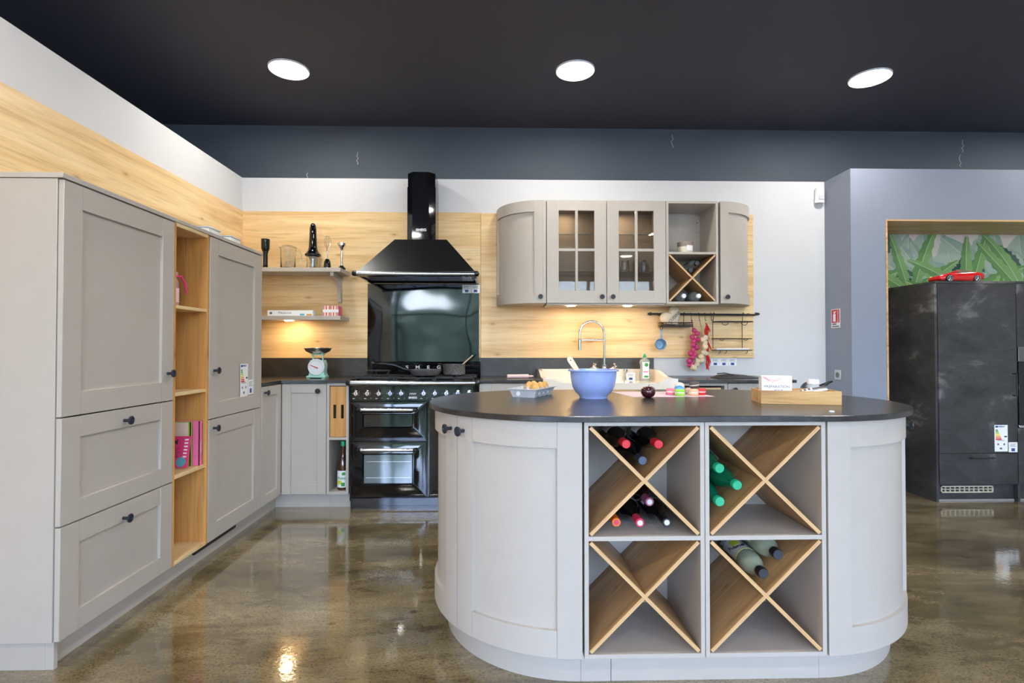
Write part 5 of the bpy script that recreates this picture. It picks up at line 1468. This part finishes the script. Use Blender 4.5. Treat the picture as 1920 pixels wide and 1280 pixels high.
for h, hw in prof:
    c = p0 + d * h
    for a_, b_ in ((-1, -1), (1, -1), (1, 1), (-1, 1)): m.v.append(tuple(c + w * (hw * a_) + u * (.0035 * b_)))
for k in range(len(prof) - 1):
    for i in range(4): m.face([k * 4 + i, k * 4 + (i + 1) % 4, k * 4 + 4 + (i + 1) % 4, k * 4 + 4 + i])
m.face([0, 1, 2, 3]); e = (len(prof) - 1) * 4; m.face([e, e + 1, e + 2, e + 3])
t = thing('spatula', 'pale wooden spatula leaning out of the blue bowl', 'spatula', tuple(p0))
build('blade_and_handle', m, 'wood_light', t)
hc_ = p1 - d * .018
build('hanging_hole', MB().lathe([(0, -.0038), (.0028, -.0038), (.0028, -.0046), (0, -.0046)], 10, (hc_.x, hc_.y, hc_.z), axis='y'), 'ink_dark', t)

# egg carton
ec = Vector((.154, 2.497, IZ)); ea = R(-26)
t = thing('egg_carton', 'grey pulp egg carton on the island', 'egg carton', tuple(ec), rot=(0, 0, ea), local=True)
W, Ln = .066, .122
m = MB()
def cup_ring(sx, sy, z, dent):
    pts = []
    n = 48
    for k in range(n):
        a_ = 2 * math.pi * k / n
        c, s_ = math.cos(a_), math.sin(a_)
        q = max(abs(c), abs(s_)); x, y_ = c / q, s_ / q
        dd = 0
        if abs(abs(x) - 1) < .01: dd = dent * max(0, math.cos(y_ * 4 * math.pi) * .5 + .5) * (1 if abs(y_) < .9 else 0); x *= 1 - dd
        elif abs(x) < .9: dd = dent * max(0, math.cos(x * 2 * math.pi) * .5 + .5); y_ *= 1 - dd * .2
        pts.append((x * sx, y_ * sy, z))
    return pts
rs = [cup_ring(W * .80, Ln * .88, 0, .22), cup_ring(W * .98, Ln * .97, .034, .10), cup_ring(W * 1.10, Ln * 1.05, .036, 0), cup_ring(W * 1.10, Ln * 1.05, .0385, 0), cup_ring(W * .95, Ln * .95, .0385, .0), cup_ring(W * .80, Ln * .86, .012, .0)]
n = 48
for r_ in rs: m.v += r_
for k in range(len(rs) - 1):
    for i in range(n): m.face([k * n + i, k * n + (i + 1) % n, (k + 1) * n + (i + 1) % n, (k + 1) * n + i])
m.face(list(range(n))); m.face([(len(rs) - 1) * n + i for i in range(n)])
build('tray', m, 'pulp', t, angle=25)
m = MB()
for x in (-.0, ):
    for y_ in (-.057, -.002, .053): m.lathe([(0, .012), (.012, .012), (.006, .040), (.004, .046), (0, .047)], 10, (x, y_, 0))
for s_ in (-1, 1):
    for y_ in (-.057, -.002, .053): m.lathe([(0, .012), (.008, .012), (.004, .042), (0, .044)], 8, (s_ * .052, y_, 0))
build('dividers', m, 'pulp', t)
build('sticker', MB().lathe([(0, -.0012), (.010, -.0012), (.010, 0), (0, 0)], 18, (-.022, -.1155, .017), axis='y'), 'white', t)
Mc = Matrix.Translation(ec) @ Matrix.Rotation(ea, 4, 'Z')
EG = [(0, -.024), (.011, -.0225), (.0185, -.014), (.0205, -.003), (.0185, .010), (.0135, .020), (.007, .0265), (0, .0285)]
for x, y_, lab in ((.028, -.030, 'brown egg nearest the front on the bowl side of the carton'), (.028, .026, 'brown egg in the third cup on the bowl side of the carton'), (.028, .082, 'brown egg in the far cup on the bowl side of the carton'),
                   (-.028, .026, 'brown egg in the third cup on the cooker side of the carton'), (-.028, .082, 'brown egg in the far cup on the cooker side of the carton')):
    p = Mc @ Vector((x, y_, .0365))
    tag(build('egg', MB().lathe(EG, 20, tuple(p)), 'egg', angle=80), lab, 'egg', 'brown eggs in the carton')

# apple
ap = (.664, 2.375, IZ)
def apf(d): return 1 - .30 * max(0, d[2]) ** 6 - .10 * max(0, -d[2]) ** 6 + .03 * math.cos(5 * math.atan2(d[1], d[0])) * (1 if abs(d[2]) > .6 else .3)
t = thing('apple', 'dark red apple standing on the island', 'apple', ap)
build('fruit', MB().ball((ap[0], ap[1], IZ + .0268), .0325, .0325, .0298, 26, 18, apf), 'apple', t, angle=80)
build('stem', MB().tube([(ap[0], ap[1], IZ + .044), (ap[0] + .002, ap[1], IZ + .052), (ap[0] + .005, ap[1], IZ + .058)], [.0015, .0014, .002], 6), 'stem', t)
# paper mat and macarons
m = MB().prism([(.570, 2.70), (.605, 2.40), (.985, 2.425), (.965, 2.70)], IZ, IZ + .0008, 'z')
tag(build('paper_mat', m, 'pink_mat'), 'pale pink paper mat under the macarons', 'mat')
MZ = IZ + .0008
def macaron(label, loc, col, fill, rot=(0, 0, 0), r=.0235):
    t = thing('macaron', label, 'macaron', loc, 'macarons on the pink mat', rot=rot, local=True)
    sh = [(0, 0), (r * .80, 0), (r * .96, .004), (r, .009), (r * 1.02, .0115), (r * .98, .0125), (0, .0125)]
    c = mc('macaron ' + col[0], col[1], rough=.55, var=.04)
    build('shell', MB().lathe(sh, 24), c, t)
    build('filling', MB().lathe([(0, .0126), (r * .93, .0126), (r * .95, .0150), (r * .93, .0174), (0, .0174)], 24), mc('filling ' + fill[0], fill[1], rough=.5), t)
    build('shell', MB().lathe([(q, .030 - h) for q, h in sh], 24), c, t)
CRM = ('cream', (248, 238, 226))
macaron('pink macaron lying flat on the cooker side of the pile', (.812, 2.515, MZ), ('pink', (240, 132, 150)), CRM)
macaron('lime green macaron at the front of the pile', (.838, 2.465, MZ), ('lime', (158, 216, 84)), CRM)
macaron('sky blue macaron leaning on the pile', (.851, 2.505, MZ + .012), ('blue', (96, 170, 226)), ('dark', (60, 90, 130)), (R(-58), R(8), 0))
macaron('beige macaron lying flat beside the red one', (.905, 2.475, MZ), ('beige', (226, 184, 146)), CRM)
macaron('red macaron at the outer end of the pile', (.951, 2.505, MZ), ('red', (226, 58, 62)), CRM)
macaron('pale cream macaron leaning at the back of the pile', (.862, 2.545, MZ + .022), ('cream shell', (232, 218, 196)), CRM, (R(-30), R(14), 0))
macaron('dark chocolate macaron lying on top of two others', (.932, 2.530, MZ + .0305), ('chocolate', (92, 80, 76)), CRM, (0, R(-8), 0))
macaron('cream pink macaron under the chocolate one', (.915, 2.548, MZ), ('rosy cream', (236, 196, 178)), CRM)

# oak tray with its contents
tc = Vector((1.198, 2.145, IZ)); ta = R(-13)
t = thing('wooden_tray', 'shallow oak tray holding a recipe box and a jar on the island', 'tray', tuple(tc), rot=(0, 0, ta), local=True)
TW, TD, TH_ = .146, .080, .053
build('front_board', B(-TW, TW, -TD, -TD + .009, 0, TH_, b=.001), 'oak_tray', t)
build('back_board', B(-TW, TW, TD - .009, TD, 0, TH_, b=.001), 'oak_tray', t)
build('end_board', B(-TW, -TW + .009, -TD + .009, TD - .009, 0, TH_, b=.001), 'oak_tray', t)
build('end_board', B(TW - .009, TW, -TD + .009, TD - .009, 0, TH_, b=.001), 'oak_tray', t)
build('bottom_board', B(-TW + .009, TW - .009, -TD + .009, TD - .009, .002, .008), 'oak_tray', t)
Mt = Matrix.Translation(tc) @ Matrix.Rotation(ta, 4, 'Z')
p = Mt @ Vector((-.066, .014, .0082))
t = thing('recipe_box', 'white carton with a pink drawing and the word PRÉPARATION standing in the tray', 'box', tuple(p), rot=(0, 0, ta), local=True)
build('carton', B(-.060, .055, -.025, .025, 0, .100, b=.001), 'white', t)
build('side_print', B(.0551, .0557, -.0245, .0245, .001, .099), mc('coral print', (232, 110, 130), rough=.5), t)
build('side_print', B(.0558, .0562, -.018, .012, .045, .082), 'teal', t)
build('lettering', MB().text('PRÉPARATION', .0148, (-.002, -.0255, .056), (1, 0, 0), (0, 0, 1), .0003).text('POUR', .013, (.004, -.0255, .040), (1, 0, 0), (0, 0, 1), .0003), 'ink', t)
m = MB()
for (x0, z0, x1, z1, w_) in ((-.055, .096, -.030, .078, .006), (-.048, .095, -.020, .074, .004), (-.030, .086, .000, .078, .003), (-.020, .074, -.002, .088, .003), (-.005, .080, .018, .092, .003), (.002, .092, .022, .082, .002)):
    dx_, dz_ = x1 - x0, z1 - z0; L_ = math.hypot(dx_, dz_); nx_, nz_ = -dz_ / L_ * w_ / 2, dx_ / L_ * w_ / 2
    m.prism([(x0 + nx_, z0 + nz_), (x0 - nx_, z0 - nz_), (x1 - nx_ * .3, z1 - nz_ * .3), (x1 + nx_ * .3, z1 + nz_ * .3)], -.0257, -.0252, 'y')
build('drawing', m, mc('salmon drawing', (228, 160, 158), rough=.5), t)
p = Mt @ Vector((.083, .040, .0082))
t = thing('spice_jar', 'small clear jar with a white lid at the end of the tray', 'jar', tuple(p))
build('glass', MB().lathe([(0, 0), (.021, 0), (.023, .004), (.023, .058), (.019, .066), (0, .066)], 22, tuple(p)), mc('frosted jar', (216, 222, 222), rough=.15, trans=.3), t)
build('lid', MB().lathe([(0, .0665), (.0225, .0665), (.0225, .083), (.021, .085), (0, .085)], 22, tuple(p)), 'white_plastic', t)
a_ = Mt @ Vector((-.010, -.010, .030)); b_ = Mt @ Vector((.112, -.022, .056))
d = (b_ - a_)
t = thing('foil_tube', 'striped silver tube leaning on the end of the tray', 'tube', tuple(a_))
build('tube', MB().tube([a_, a_ + d * .12, a_ + d * .62, b_], [.006, .014, .0165, .0165], 16), 'alu', t)
m = MB()
for k in range(4):
    f0 = .18 + .12 * k
    m.tube([a_ + d * f0, a_ + d * (f0 + .045)], [.0152 + .0010 * k, .0157 + .0010 * k], 16)
build('bands', m, 'white', t)
# small white cap lying on the island
cp_ = (1.150, 1.825, IZ)
tag(build('bottle_cap', MB().lathe([(0, 0), (.0085, 0), (.0085, .003), (.007, .0042), (0, .0042)], 18, cp_), 'white_plastic'), 'tiny white cap lying near the island edge', 'cap')
# black clip lamp behind the tray, clamped at the corner of the worktop end
cc = Mt @ Vector((.118, .118, 0)); cc.z = IZ
t = thing('clip_stand', 'black clip with a round dark disc standing behind the oak tray', 'clip', tuple(cc))
x, y, z = cc
build('disc', MB().lathe([(0, .006), (.036, .006), (.040, .002), (.040, -.004), (.036, -.006), (0, -.006)], 28, (x - .028, y, z + .0402), axis='y'), mc('dark lens', (70, 72, 76), rough=.25), t)
build('jaw', MB().tube([(x - .02, y - .012, z + .040), (x + .02, y - .012, z + .062), (x + .055, y - .012, z + .079), (x + .064, y - .012, z + .082)], [.006, .009, .005, .004], 8), 'black_plastic', t)
build('jaw', MB().tube([(x - .005, y - .012, z + .062), (x + .02, y - .012, z + .056), (x + .05, y - .012, z + .030), (x + .062, y - .012, z + .018), (x + .066, y - .012, z + .003)], [.005, .008, .006, .004, .003], 8), 'black_plastic', t)
build('spring', MB().lathe([(0, -.012), (.010, -.012), (.010, .012), (0, .012)], 14, (x + .02, y - .012, z + .058), axis='y'), 'black_iron', t)
build('pivot', B(x - .004, x + .018, y - .014, y + .004, z + .030, z + .048, b=.003), 'yellow', t)

# ------------------------------------------------------------------ on the partition
def Tside(u, n, z): return (PX0 - n, u, z)
t = thing('wall_socket', 'pale grey wall socket on the side of the blue grey partition', 'socket', (PX0, 4.19, .87))
build('plate', obox(MB(), Tside, 4.155, 4.235, 0, .008, .868, .948, .004), mc('socket grey', (186, 196, 196), rough=.35), t)
build('recess', MB().lathe([(0, -.0082), (.022, -.0082), (.022, -.0096), (.019, -.0096), (.018, -.0088), (0, -.0088)], 20, (PX0, 4.195, .908), axis='x'), 'ink', t)
t = thing('extinguisher_sign', 'red and white fire extinguisher sign on the side of the partition', 'sign', (PX0, 4.23, 1.28))
build('plate', obox(MB(), Tside, 4.165, 4.275, .0005, .003, 1.285, 1.435), 'white', t)
build('red_field', obox(MB(), Tside, 4.171, 4.269, .0031, .0036, 1.325, 1.430), 'red_sign', t)
m = MB()
obox(m, Tside, 4.218, 4.250, .0037, .0042, 1.335, 1.395); obox(m, Tside, 4.226, 4.242, .0037, .0042, 1.396, 1.408); obox(m, Tside, 4.210, 4.246, .0037, .0042, 1.409, 1.416)
build('pictogram', m, 'white', t)
build('lettering', MB().text('Extincteur', .024, (PX0 - .0040, 4.192, 1.378), (0, 0, 1), (0, 1, 0), .0002), 'white', t)
m = MB()
obox(m, Tside, 4.21, 4.262, .0031, .0036, 1.308, 1.320); obox(m, Tside, 4.176, 4.262, .0031, .0036, 1.291, 1.301)
build('text_bars', m, 'ink', t)
t = thing('motion_detector', 'white alarm motion detector in the wall corner', 'detector', (2.655, YB, 2.32))
m = MB().prism([(2.615, YB), (2.610, YB - .022), (2.620, YB - .040), (2.650, YB - .046), (2.678, YB - .036), (2.690, YB - .012), (2.690, YB)], 2.322, 2.432, 'z')
build('housing', m, 'white_plastic', t)
build('lens', B(2.626, 2.672, YB - .050, YB - .040, 2.345, 2.385, b=.004), mc('milky lens', (214, 216, 222), rough=.3), t)
build('top_cap', MB().prism([(2.620, YB), (2.625, YB - .030), (2.65, YB - .036), (2.675, YB - .028), (2.682, YB)], 2.4322, 2.444, 'z'), 'white_plastic', t)

# ------------------------------------------------------------------ black tall units in the niche
def col_unit(name, label, x0, x1):
    t = thing(name, label, 'cabinet', ((x0 + x1) / 2, 4.15, 0))
    build('carcass', MB().box(x0 + .001, x0 + .019, 3.826, 4.49, .0, 1.594, b=.001).box(x1 - .018, x1 - .0005, 3.845, 4.49, .12, 1.594).box(x0 + .019, x1 - .018, 4.48, 4.49, .12, 1.594).box(x0 + .019, x1 - .018, 3.85, 4.48, .12, .136), 'black_unit', t)
    build('top_panel', B(x0, x1 - .0005, 3.822, 4.495, 1.5945, 1.612, b=.001), 'black_unit', t)
    return t
t = col_unit('black_cabinet', 'tall black concrete look cabinet with one door over a drawer', 3.180, 3.785)
build('door', B(3.201, 3.7825, 3.82, 3.840, .3545, 1.592, b=.001), 'black_unit', t)
d_ = [o for o in t.children if o.name.startswith('door')][-1]
def bar_handle(parent, p, q, out=.032, r=.0045):
    p, q = Vector(p), Vector(q); o = Vector((0, -out, 0)); s_ = (q - p).normalized() * .004
    m = MB().tube([p + o - s_, q + o + s_], r, 8).tube([p, p + o], r, 8).tube([q, q + o], r, 8)
    return build('handle', m, 'black_iron', parent)
bar_handle(d_, (3.752, 3.82, .775), (3.752, 3.82, .935))
dr = build('drawer', B(3.201, 3.7825, 3.82, 3.840, .127, .352, b=.001), 'black_unit', t)
bar_handle(dr, (3.425, 3.82, .322), (3.592, 3.82, .322), .022)
pl = build('plinth', B(3.20, 3.785, 3.858, 3.874, .004, .1185), 'black_unit', t)
build('foot_strip', B(3.20, 3.785, 3.855, 3.8578, 0, .012), mc('grey sealing strip', (146, 144, 140), rough=.4), t)
gm = MB(); gx0, gx1, gz0, gz1 = 3.232, 3.622, .062, .112
gm.box(gx0, gx1, 3.846, 3.8575, gz0, gz0 + .007).box(gx0, gx1, 3.846, 3.8575, gz1 - .007, gz1).box(gx0, gx0 + .007, 3.846, 3.8575, gz0, gz1).box(gx1 - .007, gx1, 3.846, 3.8575, gz0, gz1).box(gx0, gx1, 3.848, 3.857, .085, .089)
for k in range(1, 11): gm.box(gx0 + k * (gx1 - gx0) / 11 - .0025, gx0 + k * (gx1 - gx0) / 11 + .0025, 3.848, 3.857, gz0, gz1)
build('vent_grille', gm, mc('cream grille', (206, 198, 176), rough=.4), t)
t = col_unit('oven_cabinet', 'tall black cabinet with a built in oven at the picture edge', 3.7855, 4.390)
build('door', B(3.788, 4.371, 3.82, 3.84, 1.13, 1.592, b=.001), 'black_unit', t)
dr = build('drawer', B(3.788, 4.371, 3.82, 3.84, .127, .535, b=.001), 'black_unit', t)
build('foot_strip', B(3.7858, 4.385, 3.855, 3.8578, 0, .012), mc('grey sealing strip', (146, 144, 140), rough=.4), t)
build('plinth', B(3.7855, 4.385, 3.858, 3.874, .004, .1185), 'black_unit', t)
t2 = thing('built_in_oven', 'black glass built in oven with a steel frame at the picture edge', 'oven', (4.08, 4.1, .54))
build('casing', B(3.806, 4.371, 3.83, 4.40, .54, 1.125), 'black_plastic', t2)
build('control_panel', B(3.792, 4.371, 3.815, 3.829, 1.030, 1.126, b=.001), mc('grey oven fascia', (92, 92, 90), rough=.3), t2)
build('door_glass', B(3.792, 4.371, 3.815, 3.829, .560, 1.024, b=.001), 'enamel', t2)
build('lower_trim', B(3.790, 4.371, 3.812, 3.829, .540, .558, b=.001), 'steel', t2)
m = MB().box(3.789, 3.7915, 3.812, 3.829, 1.028, 1.128).box(3.7916, 4.371, 3.812, 3.8148, 1.1262, 1.1285).box(3.7916, 4.371, 3.812, 3.8148, 1.0262, 1.0285)
build('steel_edge', m, 'steel', t2)
def Tb0(u, n, z): return (u, 3.82 - n, z)
energy_label('white energy label with coloured bars on the black cabinet door', Tb0, 3.610, 3.708, .367, .560)
card('price_card', 'small white card beside the energy label on the black door', Tb0, 3.747, .362, .066, .072)

# red model sports car on the black units
cx_, cy_, cz_ = 3.452, 3.955, 1.6125
t = thing('model_car', 'red model sports car on top of the black cabinet', 'model car', (cx_, cy_, cz_))
t.scale = (.83, .83, .83)
sec = [  # x, floor, waist height, roof height, half width, roof half width
    (-.205, .030, .040, .042, .050, .040), (-.195, .022, .052, .056, .074, .060), (-.160, .018, .066, .070, .084, .062), (-.110, .016, .076, .084, .088, .060),
    (-.060, .016, .080, .100, .088, .058), (-.010, .016, .082, .113, .087, .055), (.030, .016, .083, .116, .087, .054), (.070, .016, .086, .112, .089, .055),
    (.115, .016, .088, .100, .092, .058), (.160, .020, .084, .090, .090, .062), (.192, .028, .074, .078, .082, .062), (.206, .040, .066, .068, .064, .050)]
m = MB(); n = 12
for (x, f0, wz, rz, hw, rw) in sec:
    half = [(hw * .90, f0), (hw, f0 + (wz - f0) * .35), (hw * .99, wz * .85 + f0 * .15), (hw * .93, wz), (rw, (wz + rz) / 2 + .25 * (rz - wz)), (rw * .78, rz)]
    ring_ = half + [(-a_, b_) for a_, b_ in reversed(half)]
    m.v += [(cx_ - x, cy_ + a_, cz_ + b_) for a_, b_ in ring_]
for k in range(len(sec) - 1):
    for i in range(n): m.face([k * n + i, k * n + (i + 1) % n, (k + 1) * n + (i + 1) % n, (k + 1) * n + i])
m.face(list(range(n))); m.face([(len(sec) - 1) * n + i for i in range(n)])
m.xf(0, Matrix.Translation((2 * cx_, 0, 0)) @ Matrix.Diagonal((-1, 1, 1, 1)))
build('body', m, 'red', t, angle=50)
for s_ in (-1, 1):
    yy = cy_ + s_ * .0735
    m = MB().prism([(cx_ - .072, cz_ + .0855), (cx_ + .068, cz_ + .0895), (cx_ + .055, cz_ + .1040), (cx_ + .020, cz_ + .1090), (cx_ - .020, cz_ + .1060)], yy - .006, yy + .006, 'y')
    build('side_window', m, mc('car window', (120, 110, 92), rough=.1, coat=.5), t)
    for x in (-.130, .122):
        wxx = cx_ + x
        wheel = build('wheel', MB().lathe([(0, -.012), (.028, -.012), (.0335, -.009), (.0335, .009), (.028, .012), (0, .012)], 24, (wxx, cy_ + s_ * .080, cz_ + .0335), axis='y'), 'tyre', t)
        m = MB(); yo = cy_ + s_ * .0945
        m.lathe([(.0205, -.001), (.0255, -.001), (.0255, .001), (.0205, .001), (.0205, -.001)], 24, (wxx, yo, cz_ + .0335), axis='y')
        for k in range(5):
            a_ = R(90 + 72 * k); c, q = math.cos(a_), math.sin(a_)
            m.tube([(wxx, yo, cz_ + .0335), (wxx + .022 * c, yo, cz_ + .0335 + .022 * q)], [.005, .0035], 6)
        build('rim', m, 'alu', wheel)
for s_ in (-1, 1):
    build('headlight', MB().ball((cx_ - .172, cy_ + s_ * .058, cz_ + .060), .020, .014, .006, 10, 6), 'white_plastic', t)
